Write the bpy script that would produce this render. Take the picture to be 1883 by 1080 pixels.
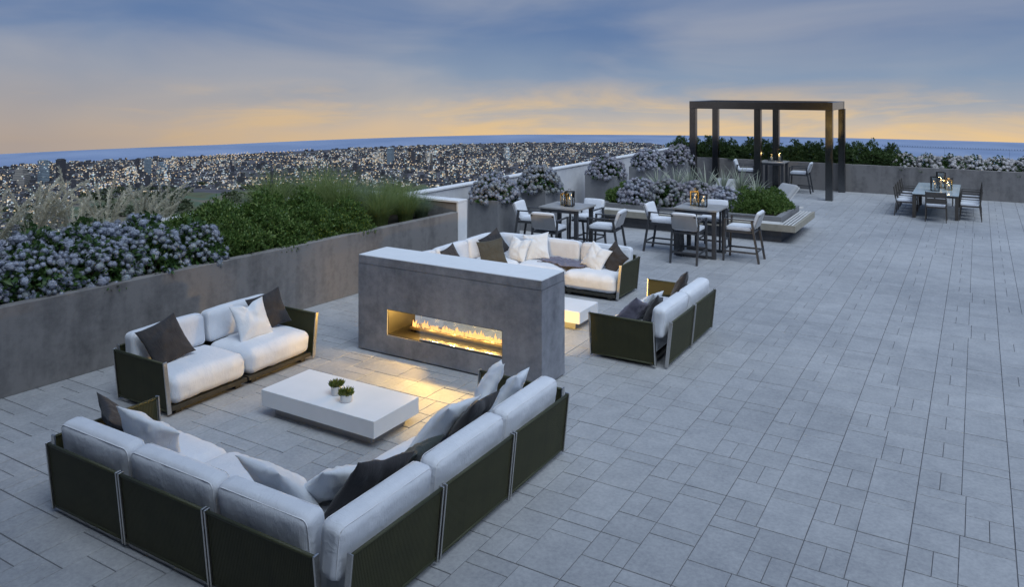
import bpy, bmesh, math, random
import numpy as np
from mathutils import Matrix, Vector, noise as mnoise

random.seed(7)
RNG = np.random.default_rng(7)
PI = math.pi
rad = math.radians
scene = bpy.context.scene
for o in list(bpy.data.objects):
    bpy.data.objects.remove(o)
COL = scene.collection


def lin(r, g, b):
    f = lambda c: (c / 255 / 12.92) if c / 255 <= .04045 else ((c / 255 + .055) / 1.055) ** 2.4
    return (f(r), f(g), f(b), 1.0)


# ------------------------------------------------------------------ camera
YAW = rad(30.93)                       # the paving runs 31 degrees to the right of the view
CAM_H = 3.8
cam_d = bpy.data.cameras.new('camera')
cam = bpy.data.objects.new('camera', cam_d)
COL.objects.link(cam)
cam.location = (0, 0, CAM_H)
cam.rotation_euler = (rad(90), 0, YAW)
cam_d.sensor_fit = 'HORIZONTAL'
cam_d.sensor_width = 36.0
cam_d.lens = 1433.0 / 1883.0 * 36.0
cam_d.shift_y = -(540.0 - 160.0) / 1883.0
cam_d.clip_start = 0.1
cam_d.clip_end = 12000
scene.camera = cam
FW = Vector((-math.sin(YAW), math.cos(YAW), 0))
RT = Vector((math.cos(YAW), math.sin(YAW), 0))

# ------------------------------------------------------------------ sky
world = bpy.data.worlds.new('World')
scene.world = world
world.use_nodes = True
wn = world.node_tree
wn.nodes.clear()


class NT:
    """small helper to write node trees"""
    def __init__(self, tree):
        self.t = tree

    def n(self, kind, ins=None, **props):
        nd = self.t.nodes.new(kind)
        for k, v in props.items():
            setattr(nd, k, v)
        for k, v in (ins or {}).items():
            s = nd.inputs[k]
            if isinstance(v, bpy.types.NodeSocket):
                self.t.links.new(v, s)
            else:
                s.default_value = v
        return nd

    def math(self, op, a, b=None, c=None, clamp=False):
        nd = self.t.nodes.new('ShaderNodeMath')
        nd.operation = op
        nd.use_clamp = clamp
        for i, v in enumerate((a, b, c)):
            if v is None:
                continue
            if isinstance(v, bpy.types.NodeSocket):
                self.t.links.new(v, nd.inputs[i])
            else:
                nd.inputs[i].default_value = v
        return nd.outputs[0]

    def ramp(self, fac, stops, interp='LINEAR'):
        nd = self.t.nodes.new('ShaderNodeValToRGB')
        cr = nd.color_ramp
        cr.interpolation = interp
        while len(cr.elements) < len(stops):
            cr.elements.new(.5)
        for e, (p, c) in zip(cr.elements, stops):
            e.position = p
            e.color = c if len(c) == 4 else (*c, 1)
        self.t.links.new(fac, nd.inputs[0])
        return nd.outputs[0]

    def mix(self, fac, a, b, blend='MIX'):
        nd = self.t.nodes.new('ShaderNodeMix')
        nd.data_type = 'RGBA'
        nd.blend_type = blend
        for i, v in ((0, fac), (6, a), (7, b)):
            if isinstance(v, bpy.types.NodeSocket):
                self.t.links.new(v, nd.inputs[i])
            else:
                nd.inputs[i].default_value = v
        return nd.outputs[2]

    def link(self, a, b):
        self.t.links.new(a, b)


w = NT(wn)
tc = w.n('ShaderNodeTexCoord')
sep = w.n('ShaderNodeSeparateXYZ', {0: tc.outputs['Generated']})
DIP = .0607                            # the sea horizon lies 3.5 degrees below eye level (high roof)
elev = w.math('ADD', sep.outputs[2], DIP)
# large soft variation so that the bands are not level
warp = w.n('ShaderNodeTexNoise', {'Vector': tc.outputs['Generated'], 'Scale': 4.0, 'Detail': 4.0, 'Roughness': .5})
elev2 = w.math('ADD', elev, w.math('MULTIPLY', w.math('SUBTRACT', warp.outputs[0], .5), .075))
base = w.ramp(w.math('MULTIPLY', elev2, 2.0, clamp=True), [
    (0.00, lin(220, 194, 160)), (0.02, lin(210, 190, 166)), (0.045, lin(188, 181, 174)),
    (0.09, lin(158, 166, 178)), (0.155, lin(132, 152, 178)), (0.27, lin(100, 126, 166)),
    (0.55, lin(88, 115, 160)), (1.0, lin(94, 121, 165))])
# streaked high cloud, drawn out along a slope
uu = w.n('ShaderNodeVectorMath', {0: tc.outputs['Generated'], 1: tuple(RT)}, operation='DOT_PRODUCT')
ww = w.n('ShaderNodeVectorMath', {0: tc.outputs['Generated'], 1: tuple(FW)}, operation='DOT_PRODUCT')
cv = w.n('ShaderNodeCombineXYZ', {0: uu.outputs['Value'], 1: sep.outputs[2], 2: ww.outputs['Value']})
mp = w.n('ShaderNodeMapping', {'Vector': cv.outputs[0], 'Rotation': (0, 0, rad(17)), 'Scale': (2.6, 10.0, 1.6)})
cn = w.n('ShaderNodeTexNoise', {'Vector': mp.outputs[0], 'Scale': 1.1, 'Detail': 5.0, 'Roughness': .46, 'Distortion': .55})
cl = w.ramp(cn.outputs[0], [(.36, (0, 0, 0, 1)), (.78, (1, 1, 1, 1))], 'EASE')
cloudcol = w.ramp(w.math('MULTIPLY', elev, 2.0, clamp=True), [
    (0.0, lin(248, 208, 148)), (0.07, lin(226, 204, 172)), (0.14, lin(194, 188, 184)),
    (0.30, lin(172, 175, 184)), (0.6, lin(148, 158, 176)), (1.0, lin(130, 146, 172))])
sky1 = w.mix(w.math('MULTIPLY', cl, .55), base, cloudcol)
# small warm cloud banks close to the horizon
mp2 = w.n('ShaderNodeMapping', {'Vector': tc.outputs['Generated'], 'Scale': (4.0, 4.0, 24)})
cn2 = w.n('ShaderNodeTexNoise', {'Vector': mp2.outputs[0], 'Scale': 1.0, 'Detail': 6.0, 'Roughness': .6, 'Distortion': .4})
bank = w.ramp(cn2.outputs[0], [(.47, (0, 0, 0, 1)), (.64, (1, 1, 1, 1))])
low = w.ramp(w.math('MULTIPLY', elev, 10.0, clamp=True), [(0.0, (.8, .8, .8, 1)), (.35, (.75, .75, .75, 1)), (.75, (0, 0, 0, 1))])
sky2 = w.mix(w.math('MULTIPLY', w.math('MULTIPLY', bank, low), .6), sky1, lin(252, 206, 124))
# the glow sits to the right of the view; the far left is greyer
dotn = w.n('ShaderNodeVectorMath', {0: tc.outputs['Generated'], 1: tuple(FW * .93 + RT * .36)}, operation='DOT_PRODUCT')
side = w.math('SMOOTHSTEP' if False else 'MULTIPLY_ADD', dotn.outputs['Value'], 2.6, -1.55, clamp=True)
lowm = w.ramp(w.math('MULTIPLY', elev, 6.0, clamp=True), [(0.0, (1, 1, 1, 1)), (.8, (0, 0, 0, 1))])
greyed = w.mix(w.math('MULTIPLY', w.math('SUBTRACT', 1.0, side), w.math('MULTIPLY', lowm, .85)), sky2, lin(160, 150, 148))
bg = w.n('ShaderNodeBackground', {'Color': greyed, 'Strength': 1.0})
wo = w.n('ShaderNodeOutputWorld', {'Surface': bg.outputs[0]})

# ------------------------------------------------------------------ sun: last soft light from the right
sun_d = bpy.data.lights.new('sun', 'SUN')
sun_d.energy = 2.8
sun_d.angle = rad(50)
sun_d.color = (.8, .9, 1.0)
sun = bpy.data.objects.new('sun', sun_d)
COL.objects.link(sun)
sdir = Vector((.42, -.27, .87)).normalized()      # towards the sun
sun.rotation_euler = sdir.to_track_quat('Z', 'Y').to_euler()

scene.view_settings.view_transform = 'Standard'
scene.view_settings.look = 'None'
scene.view_settings.gamma = 1.0
scene.view_settings.exposure = 0.0
scene.view_settings.use_curve_mapping = False
scene.cycles.max_bounces = 8
scene.cycles.transparent_max_bounces = 16
scene.cycles.use_denoising = True
scene.cycles.sample_clamp_indirect = 6.0


# ================================================================== materials
def mat(name):
    m = bpy.data.materials.new(name)
    m.use_nodes = True
    m.node_tree.nodes.clear()
    return m, NT(m.node_tree)


def finish(m, t, shader, bump=None):
    t.n('ShaderNodeOutputMaterial', {'Surface': shader})
    return m


def rnd(t):
    """a random number for every object and every loose piece"""
    oi = t.n('ShaderNodeObjectInfo')
    ge = t.n('ShaderNodeNewGeometry')
    return t.math('FRACT', t.math('ADD', oi.outputs['Random'], ge.outputs['Random Per Island']))


def simple(name, c1, c2, rough=.6, scale=6., metallic=0., bump=.0, bscale=60., vary=0., spec=.5, detail=5., coord='Object', rough2=None):
    m, t = mat(name)
    co = t.n('ShaderNodeTexCoord')
    vec = co.outputs[coord]
    nz = t.n('ShaderNodeTexNoise', {'Vector': vec, 'Scale': scale, 'Detail': detail, 'Roughness': .6})
    col = t.ramp(nz.outputs[0], [(.3, (*c1, 1)), (.7, (*c2, 1))])
    if vary:
        r = rnd(t)
        col = t.n('ShaderNodeHueSaturation', {'Color': col, 'Value': t.math('MULTIPLY_ADD', r, vary, 1 - vary / 2)}).outputs[0]
    p = t.n('ShaderNodeBsdfPrincipled', {'Base Color': col, 'Roughness': rough, 'Metallic': metallic, 'Specular IOR Level': spec})
    if rough2 is not None:
        t.link(t.math('MULTIPLY_ADD', nz.outputs[0], rough2 - rough, rough), p.inputs['Roughness'])
    if bump:
        bz = t.n('ShaderNodeTexNoise', {'Vector': vec, 'Scale': bscale, 'Detail': 3.0})
        b = t.n('ShaderNodeBump', {'Height': bz.outputs[0], 'Strength': bump, 'Distance': .01})
        t.link(b.outputs[0], p.inputs['Normal'])
    return finish(m, t, p.outputs[0])


def concrete(name, c1, c2, streak=.25, rough=.75, pits=True):
    m, t = mat(name)
    co = t.n('ShaderNodeTexCoord')
    ge = t.n('ShaderNodeNewGeometry')
    v = ge.outputs['Position']
    n1 = t.n('ShaderNodeTexNoise', {'Vector': v, 'Scale': 1.1, 'Detail': 8., 'Roughness': .62})
    n2 = t.n('ShaderNodeTexNoise', {'Vector': v, 'Scale': 9., 'Detail': 6., 'Roughness': .7})
    mp_ = t.n('ShaderNodeMapping', {'Vector': v, 'Scale': (3.2, 3.2, .45)})
    n3 = t.n('ShaderNodeTexNoise', {'Vector': mp_.outputs[0], 'Scale': 1.6, 'Detail': 5.})
    f = t.math('ADD', t.math('MULTIPLY', n1.outputs[0], .5), t.math('ADD', t.math('MULTIPLY', n2.outputs[0], .3), t.math('MULTIPLY', n3.outputs[0], streak)))
    col = t.ramp(f, [(.36, (*c1, 1)), (.6, (*c2, 1))])
    mp2_ = t.n('ShaderNodeMapping', {'Vector': v, 'Scale': (1, 1, 2.4)})
    vo = t.n('ShaderNodeTexVoronoi', {'Vector': mp2_.outputs[0], 'Scale': 16., 'Randomness': 1.})
    pit = t.ramp(vo.outputs['Distance'], [(.05, (1, 1, 1, 1)), (.11, (0, 0, 0, 1))])
    sel = t.ramp(n2.outputs[0], [(.52, (0, 0, 0, 1)), (.6, (1, 1, 1, 1))])
    pit = t.math('MULTIPLY', pit, sel)
    if pits:
        col = t.mix(t.math('MULTIPLY', pit, .65), col, (c1[0] * .35, c1[1] * .35, c1[2] * .35, 1))
    p = t.n('ShaderNodeBsdfPrincipled', {'Base Color': col, 'Roughness': rough, 'Specular IOR Level': .35 if pits else .12})
    h = t.math('SUBTRACT', n2.outputs[0], t.math('MULTIPLY', pit, .8 if pits else 0.))
    b = t.n('ShaderNodeBump', {'Height': h, 'Strength': .35, 'Distance': .006})
    t.link(b.outputs[0], p.inputs['Normal'])
    return finish(m, t, p.outputs[0])


def paver_mat():
    m, t = mat('paver_stone')
    ge = t.n('ShaderNodeNewGeometry')
    v = ge.outputs['Position']
    n1 = t.n('ShaderNodeTexNoise', {'Vector': v, 'Scale': .35, 'Detail': 4.})
    n2 = t.n('ShaderNodeTexNoise', {'Vector': v, 'Scale': 26., 'Detail': 6., 'Roughness': .7})
    n3 = t.n('ShaderNodeTexNoise', {'Vector': v, 'Scale': 4., 'Detail': 5., 'Roughness': .65})
    f = t.math('ADD', t.math('MULTIPLY', n1.outputs[0], .34), t.math('ADD', t.math('MULTIPLY', n2.outputs[0], .4), t.math('MULTIPLY', n3.outputs[0], .26)))
    col = t.ramp(f, [(.38, (.25, .257, .272, 1)), (.62, (.43, .433, .437, 1))])
    r = rnd(t)
    col = t.n('ShaderNodeHueSaturation', {'Color': col, 'Value': t.math('MULTIPLY_ADD', r, .11, .945)}).outputs[0]
    p = t.n('ShaderNodeBsdfPrincipled', {'Base Color': col, 'Roughness': .58, 'Specular IOR Level': .5})
    b = t.n('ShaderNodeBump', {'Height': n2.outputs[0], 'Strength': .22, 'Distance': .004})
    t.link(b.outputs[0], p.inputs['Normal'])
    return finish(m, t, p.outputs[0])


def fabric(name, c1, c2, rough=.9, weave=.25, crease=.18):
    m, t = mat(name)
    co = t.n('ShaderNodeTexCoord')
    v = co.outputs['Object']
    nz = t.n('ShaderNodeTexNoise', {'Vector': v, 'Scale': 5., 'Detail': 6., 'Roughness': .6})
    fine = t.n('ShaderNodeTexNoise', {'Vector': v, 'Scale': 190., 'Detail': 2.})
    col = t.ramp(t.math('ADD', t.math('MULTIPLY', nz.outputs[0], .55), t.math('MULTIPLY', fine.outputs[0], .45)), [(.3, (*c1, 1)), (.7, (*c2, 1))])
    p = t.n('ShaderNodeBsdfPrincipled', {'Base Color': col, 'Roughness': rough, 'Specular IOR Level': .2, 'Sheen Weight': .15})
    b = t.n('ShaderNodeBump', {'Height': fine.outputs[0], 'Strength': weave, 'Distance': .003})
    wr = t.n('ShaderNodeTexNoise', {'Vector': v, 'Scale': 9., 'Detail': 4., 'Distortion': 1.2})
    mpc = t.n('ShaderNodeMapping', {'Vector': v, 'Scale': (26, 5, 6)})
    cr = t.n('ShaderNodeTexNoise', {'Vector': mpc.outputs[0], 'Scale': 1.0, 'Detail': 3., 'Distortion': .6})
    crs = t.ramp(cr.outputs[0], [(.5, (0, 0, 0, 1)), (.58, (1, 1, 1, 1)), (.7, (.2, .2, .2, 1))])
    b = t.n('ShaderNodeBump', {'Height': crs, 'Strength': crease, 'Distance': .012, 'Normal': b.outputs[0]})
    b2 = t.n('ShaderNodeBump', {'Height': wr.outputs[0], 'Strength': .25, 'Distance': .02, 'Normal': b.outputs[0]})
    t.link(b2.outputs[0], p.inputs['Normal'])
    return finish(m, t, p.outputs[0])


def leaf_mat(name, cols, trans=.25, rough=.5, spec=.4):
    m, t = mat(name)
    r = rnd(t)
    col = t.ramp(r, [(i / max(1, len(cols) - 1), (*c, 1)) for i, c in enumerate(cols)])
    p = t.n('ShaderNodeBsdfPrincipled', {'Base Color': col, 'Roughness': rough, 'Specular IOR Level': spec})
    tr = t.n('ShaderNodeBsdfTranslucent', {'Color': col})
    mx = t.n('ShaderNodeMixShader', {0: trans, 1: p.outputs[0], 2: tr.outputs[0]})
    return finish(m, t, mx.outputs[0])


def emit(name, col, strength):
    m, t = mat(name)
    nz = t.n('ShaderNodeTexNoise', {'Scale': 9., 'Detail': 3.})
    c2 = (col[0], col[1] * .8, col[2] * .6)
    cc = t.ramp(nz.outputs[0], [(.35, (*c2, 1)), (.65, (*col, 1))])
    e = t.n('ShaderNodeEmission', {'Color': cc, 'Strength': strength})
    return finish(m, t, e.outputs[0])


def glass_mat():
    m, t = mat('clear_glass')
    lw = t.n('ShaderNodeFresnel', {'IOR': 1.45})
    tr = t.n('ShaderNodeBsdfTransparent', {'Color': (.93, .96, .97, 1)})
    gl = t.n('ShaderNodeBsdfGlossy', {'Color': (1, 1, 1, 1), 'Roughness': .02})
    mx = t.n('ShaderNodeMixShader', {0: lw.outputs[0], 1: tr.outputs[0], 2: gl.outputs[0]})
    return finish(m, t, mx.outputs[0])


def city_mat(name, lit_share=.24, cell=7.0, strength=1.0, shade=1.0, tint=None):
    """facades with storeys of windows, some of them lit"""
    m, t = mat(name)
    ge = t.n('ShaderNodeNewGeometry')
    r = rnd(t)
    wall = t.ramp(r, [(0., (.10 * shade, .095 * shade, .11 * shade, 1)), (.35, (.2 * shade, .19 * shade, .19 * shade, 1)),
                      (.6, (.14 * shade, .14 * shade, .17 * shade, 1)), (.8, (.34 * shade, .33 * shade, .3 * shade, 1)),
                      (.9, (.13 * shade, .2 * shade, .24 * shade, 1)), (1., (.42 * shade, .38 * shade, .32 * shade, 1))])
    if tint:
        wall = t.mix(.85, wall, (*tint, 1))
    sc = t.n('ShaderNodeVectorMath', {0: ge.outputs['Position'], 1: (1 / cell, 1 / cell, 1 / (cell * .62))}, operation='MULTIPLY')
    fl = t.n('ShaderNodeVectorMath', {0: sc.outputs[0]}, operation='FLOOR')
    wh = t.n('ShaderNodeTexWhiteNoise', {'Vector': fl.outputs[0]}, noise_dimensions='3D')
    sn = t.n('ShaderNodeSeparateXYZ', {0: ge.outputs['Normal']})
    vert = t.math('LESS_THAN', sn.outputs[2], .5)
    dn_ = t.n('ShaderNodeTexNoise', {'Vector': ge.outputs['Position'], 'Scale': .006, 'Detail': 3.})
    dist = t.ramp(dn_.outputs[0], [(.36, (.12, .12, .12, 1)), (.62, (1, 1, 1, 1))])
    thr = t.math('SUBTRACT', 1.0, t.math('MULTIPLY', t.math('MULTIPLY', t.math('POWER', r, 2.0), dist), lit_share * 4.0))
    lit = t.math('MULTIPLY', t.math('GREATER_THAN', wh.outputs['Value'], thr), vert)
    wc = t.n('ShaderNodeSeparateColor', {0: wh.outputs['Color']})
    lc = t.ramp(wc.outputs[1], [(0., (1., .7, .36, 1)), (.4, (1., .86, .62, 1)), (.55, (.93, .96, 1., 1)), (.8, (.6, .88, .95, 1)), (1., (.6, .66, 1., 1))])
    storey = t.math('GREATER_THAN', t.math('FRACT', t.math('MULTIPLY', t.n('ShaderNodeSeparateXYZ', {0: ge.outputs['Position']}).outputs[2], 1 / 3.4)), .45)
    wall2 = t.mix(t.math('MULTIPLY', t.math('MULTIPLY', storey, vert), .6), wall, (.05, .055, .07, 1))
    p = t.n('ShaderNodeBsdfPrincipled', {'Base Color': wall2, 'Roughness': .5, 'Emission Color': lc,
                                         'Emission Strength': t.math('MULTIPLY', lit, t.math('MULTIPLY', wc.outputs[0], strength))})
    return finish(m, t, p.outputs[0])


M = {}
M['paver'] = paver_mat()
M['mortar'] = simple('mortar', (.09, .09, .1), (.17, .17, .18), .9, 3)
M['wall_conc'] = concrete('planter_concrete', (.085, .082, .083), (.225, .214, .208), .35)
M['box_conc'] = concrete('box_planter_concrete', (.14, .142, .15), (.22, .22, .225), .25)
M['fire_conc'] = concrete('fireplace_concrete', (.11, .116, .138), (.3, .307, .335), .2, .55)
M['fire_top_sheen'] = concrete('fireplace_cap_painted_sheen', (.78, .8, .81), (.86, .87, .88), .1, .25, False)  # pale colour carries the sky's reflection on the grey cap
M['white_paint'] = simple('white_coping_paint', (.72, .72, .73), (.82, .82, .82), .45, 3)
M['white_render'] = simple('white_render', (.55, .55, .57), (.66, .66, .67), .7, 3, bump=.1)
M['upper_wall'] = concrete('upper_wall_concrete', (.09, .09, .095), (.14, .14, .145))
M['dark_glazing'] = simple('dark_glazing', (.02, .022, .026), (.03, .032, .036), .08, 2)
M['soil'] = simple('planting_soil', (.02, .014, .01), (.05, .035, .025), .95, 20, bump=.6, bscale=40)
M['fab_white'] = fabric('pale_cushion_fabric', (.62, .645, .69), (.73, .75, .79))
M['fab_pillow'] = fabric('pale_pillow_linen', (.6, .635, .68), (.71, .74, .775))
M['fab_dark'] = fabric('charcoal_pillow_fabric', (.028, .027, .029), (.05, .048, .051))
M['fab_olive'] = fabric('olive_pillow_fabric', (.05, .048, .038), (.08, .077, .064))
M['fab_green'] = fabric('dark_green_pillow_fabric', (.03, .038, .034), (.055, .066, .06))
M['fab_throw'] = fabric('mauve_throw_wool', (.1, .095, .13), (.2, .19, .24))
M['fab_grey'] = fabric('grey_sling_fabric', (.32, .32, .325), (.42, .42, .425))
M['piping'] = fabric('cushion_piping', (.7, .7, .72), (.8, .8, .82))
M['cord'] = simple('olive_cord', (.032, .032, .009), (.045, .045, .014), .6, 4, vary=.12)
M['cord_rail'] = simple('olive_cord_wrap', (.034, .037, .014), (.05, .054, .022), .5, 80, bump=.5, bscale=150)
M['alu'] = simple('brushed_metal', (.5, .49, .47), (.62, .61, .59), .32, 40, metallic=1.0)
M['sofa_base'] = simple('dark_bronze_frame', (.05, .048, .04), (.08, .075, .06), .45, 10, metallic=.6)
M['white_lacquer'] = simple('white_lacquer', (.76, .77, .78), (.82, .82, .83), .28, 3)
M['plinth'] = simple('grey_plinth', (.3, .3, .31), (.36, .36, .37), .5, 5)
M['dark_metal'] = simple('dark_powder_coat', (.035, .036, .04), (.055, .056, .06), .4, 14)
M['pergola'] = simple('pergola_bronze_metal', (.125, .127, .13), (.155, .157, .16), .22, 2, metallic=1.0)
M['bar_frame'] = simple('charcoal_aluminium', (.05, .052, .058), (.075, .077, .083), .42, 14, metallic=.2)
M['bar_top'] = simple('grey_stone_top', (.28, .275, .26), (.38, .37, .36), .3, 4)
M['glass_top'] = simple('pale_glass_top', (.42, .5, .53), (.5, .57, .6), .12, 2)
M['dining_frame'] = simple('bronze_dining_frame', (.05, .045, .04), (.075, .068, .06), .45, 10)
M['dining_strap'] = simple('brown_grey_strap', (.07, .065, .06), (.1, .092, .085), .7, 30, bump=.3)
M['black_metal'] = simple('black_lantern_metal', (.012, .012, .012), (.03, .028, .026), .4, 20, metallic=.6)
M['brass'] = simple('brass_lantern_metal', (.5, .36, .14), (.62, .46, .2), .3, 20, metallic=1.0)
M['wax'] = simple('candle_wax', (.75, .7, .6), (.82, .78, .7), .5, 8)
M['glass'] = glass_mat()
M['wood_fascia'] = simple('weathered_timber', (.26, .24, .19), (.36, .33, .27), .65, 5, bump=.2)
M['slat'] = simple('pale_bench_slat', (.5, .49, .47), (.62, .61, .59), .6, 7, bump=.2)
M['bench_base'] = concrete('dark_base_concrete', (.06, .06, .065), (.1, .1, .105))
M['tray'] = simple('burner_tray_metal', (.06, .045, .035), (.1, .08, .06), .4, 12, metallic=.7)
M['firebox'] = simple('firebox_lining', (.006, .005, .005), (.011, .01, .009), .45, 8, metallic=.3)
M['steel'] = simple('polished_steel_channel', (.75, .76, .78), (.85, .86, .87), .2, 10, metallic=.9)
M['flame'] = emit('gas_flame', (1.0, .52, .17), 2.0)
M['candle_flame'] = emit('candle_flame', (1.0, .66, .26), 2.5)
M['pot'] = simple('white_ceramic_pot', (.62, .62, .63), (.7, .7, .7), .5, 6)
M['succ'] = leaf_mat('succulent_leaf', [(.06, .1, .02), (.12, .16, .03), (.2, .2, .04)], .1)
M['hyd_leaf'] = leaf_mat('hydrangea_leaf', [(.025, .06, .015), (.045, .1, .025), (.08, .14, .035)], .25)


def flower_mat(name, cols):
    m, t = mat(name)
    oi = t.n('ShaderNodeObjectInfo')
    ge = t.n('ShaderNodeNewGeometry')
    nz = t.n('ShaderNodeTexNoise', {'Vector': ge.outputs['Position'], 'Scale': 5.5, 'Detail': 2.0})
    f = t.math('FRACT', t.math('ADD', oi.outputs['Random'], t.math('MULTIPLY', nz.outputs[0], 1.3)))
    f = t.math('ADD', t.math('MULTIPLY', f, .8), t.math('MULTIPLY', ge.outputs['Random Per Island'], .2))
    col = t.ramp(f, [(i / (len(cols) - 1), (*c, 1)) for i, c in enumerate(cols)])
    col = t.n('ShaderNodeHueSaturation', {'Color': col, 'Value': t.math('MULTIPLY_ADD', ge.outputs['Random Per Island'], .5, .72)}).outputs[0]
    p = t.n('ShaderNodeBsdfPrincipled', {'Base Color': col, 'Roughness': .65, 'Specular IOR Level': .25})
    tr = t.n('ShaderNodeBsdfTranslucent', {'Color': col})
    mx = t.n('ShaderNodeMixShader', {0: .25, 1: p.outputs[0], 2: tr.outputs[0]})
    return finish(m, t, mx.outputs[0])


M['hyd_blue'] = flower_mat('hydrangea_blue_floret', [(.27, .31, .4), (.36, .4, .49), (.47, .5, .58), (.36, .37, .45), (.38, .42, .42), (.31, .35, .46)])
M['hyd_grey'] = flower_mat('hydrangea_grey_floret', [(.28, .3, .37), (.38, .4, .47), (.48, .5, .56), (.38, .35, .4), (.36, .38, .36), (.33, .35, .43)])
M['hyd_white'] = flower_mat('hydrangea_white_floret', [(.46, .44, .44), (.6, .58, .58), (.7, .68, .68), (.5, .5, .45)])
M['box_leaf'] = leaf_mat('boxwood_leaf', [(.05, .1, .022), (.085, .16, .035), (.13, .21, .05), (.22, .29, .08)], .35)
M['rear_leaf'] = leaf_mat('laurel_leaf', [(.035, .065, .018), (.06, .105, .03), (.1, .15, .045)], .3)
M['stem'] = simple('woody_stem', (.06, .045, .03), (.1, .08, .055), .8, 12)
M['grass'] = leaf_mat('fountain_grass_blade', [(.16, .22, .06), (.23, .3, .1), (.3, .35, .15)], .5)
M['blue_grass'] = leaf_mat('blue_grass_blade', [(.16, .22, .13), (.21, .27, .17), (.26, .31, .2)], .5)
M['plume'] = leaf_mat('feather_grass_plume', [(.6, .56, .43), (.7, .66, .53), (.78, .75, .62)], .5)
M['sage'] = leaf_mat('pale_sage_blade', [(.36, .4, .3), (.46, .49, .38), (.55, .57, .46)], .4)
M['city'] = city_mat('city_facades', .2, 3.0, .75, .5)
M['tower'] = city_mat('tower_facades', .34, 3.2, .6, 1.1)

M['tower_blue'] = city_mat('tower_pale_blue_facades', .3, 3.2, .5, 1.1, (.28, .36, .41))
M['tower_cream'] = city_mat('tower_cream_facades', .3, 3.2, .5, 1.1, (.38, .35, .3))
M['tower_dark'] = city_mat('tower_dark_facades', .2, 3.2, .5, 1.0, (.05, .047, .052))


# ================================================================== mesh helpers
class MB:
    def __init__(self):
        self.v, self.f = [], []

    def add(self, vs, fs):
        o = len(self.v)
        self.v += [tuple(p) for p in vs]
        self.f += [tuple(i + o for i in q) for q in fs]
        return self

    def box(self, x0, x1, y0, y1, z0, z1):
        return self.add([(x0, y0, z0), (x1, y0, z0), (x1, y1, z0), (x0, y1, z0), (x0, y0, z1), (x1, y0, z1), (x1, y1, z1), (x0, y1, z1)],
                        [(0, 3, 2, 1), (4, 5, 6, 7), (0, 1, 5, 4), (1, 2, 6, 5), (2, 3, 7, 6), (3, 0, 4, 7)])

    def bar(self, a, b, wx, wy, ref=(0, 0, 1)):
        """rectangular bar from a to b; wx and wy are full widths"""
        a, b = Vector(a), Vector(b)
        d = (b - a).normalized()
        r = Vector(ref)
        if abs(d.dot(r)) > .95:
            r = Vector((0, 1, 0))
        u = d.cross(r).normalized()
        v = u.cross(d).normalized()
        vs = []
        for p in (a, b):
            for s, q in ((-1, -1), (1, -1), (1, 1), (-1, 1)):
                vs.append(p + u * (s * wx / 2) + v * (q * wy / 2))
        return self.add(vs, [(0, 3, 2, 1), (4, 5, 6, 7), (0, 1, 5, 4), (1, 2, 6, 5), (2, 3, 7, 6), (3, 0, 4, 7)])

    def tube(self, pts, r, n=8, taper=None, cap=True):
        pts = [Vector(p) for p in pts]
        rings = []
        base = len(self.v)
        for i, p in enumerate(pts):
            d = (pts[min(i + 1, len(pts) - 1)] - pts[max(i - 1, 0)]).normalized()
            ref = Vector((0, 0, 1)) if abs(d.z) < .9 else Vector((1, 0, 0))
            u = d.cross(ref).normalized()
            v = u.cross(d)
            rr = r if taper is None else r * taper[i]
            rings.append([p + (u * math.cos(2 * PI * k / n) + v * math.sin(2 * PI * k / n)) * rr for k in range(n)])
        vs = [q for ring in rings for q in ring]
        fs = []
        for i in range(len(pts) - 1):
            for k in range(n):
                fs.append((i * n + k, i * n + (k + 1) % n, (i + 1) * n + (k + 1) % n, (i + 1) * n + k))
        if cap:
            fs.append(tuple(range(n - 1, -1, -1)))
            fs.append(tuple((len(pts) - 1) * n + k for k in range(n)))
        return self.add(vs, fs)

    def lathe(self, prof, n=20, c=(0, 0, 0)):
        vs = [(c[0] + r * math.cos(2 * PI * k / n), c[1] + r * math.sin(2 * PI * k / n), c[2] + z) for r, z in prof for k in range(n)]
        fs = [(i * n + k, i * n + (k + 1) % n, (i + 1) * n + (k + 1) % n, (i + 1) * n + k) for i in range(len(prof) - 1) for k in range(n)]
        return self.add(vs, fs)

    def mesh(self, name, smooth=False, bevel=0.):
        me = bpy.data.meshes.new(name)
        me.from_pydata(self.v, [], self.f)
        if bevel:
            bm = bmesh.new()
            bm.from_mesh(me)
            bmesh.ops.bevel(bm, geom=bm.edges[:], offset=bevel, segments=1, affect='EDGES', profile=.6)
            bm.to_mesh(me)
            bm.free()
        if smooth:
            me.polygons.foreach_set('use_smooth', [True] * len(me.polygons))
        me.update()
        return me

    def obj(self, name, m, parent=None, smooth=False, bevel=0., loc=(0, 0, 0), rz=0.):
        return link(name, self.mesh(name, smooth, bevel), m, parent, loc, rz)


def link(name, me, m=None, parent=None, loc=(0, 0, 0), rz=0.):
    if m is not None and not me.materials:
        me.materials.append(m if not isinstance(m, str) else M[m])
    o = bpy.data.objects.new(name, me)
    COL.objects.link(o)
    o.location = loc
    o.rotation_euler = (0, 0, rz)
    if parent:
        o.parent = parent
    return o


def thing(name, label, cat, loc=(0, 0, 0), rz=0., group=None):
    o = bpy.data.objects.new(name, None)
    o.empty_display_size = .2
    COL.objects.link(o)
    o.location = loc
    o.rotation_euler = (0, 0, rz)
    return tag(o, label, cat, group)


def tag(o, label, cat, group=None):
    o['label'] = label
    o['category'] = cat
    if group:
        o['group'] = group
    return o


def structure(o):
    o['kind'] = 'structure'
    return o


def stuff(o):
    o['kind'] = 'stuff'
    return o


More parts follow.
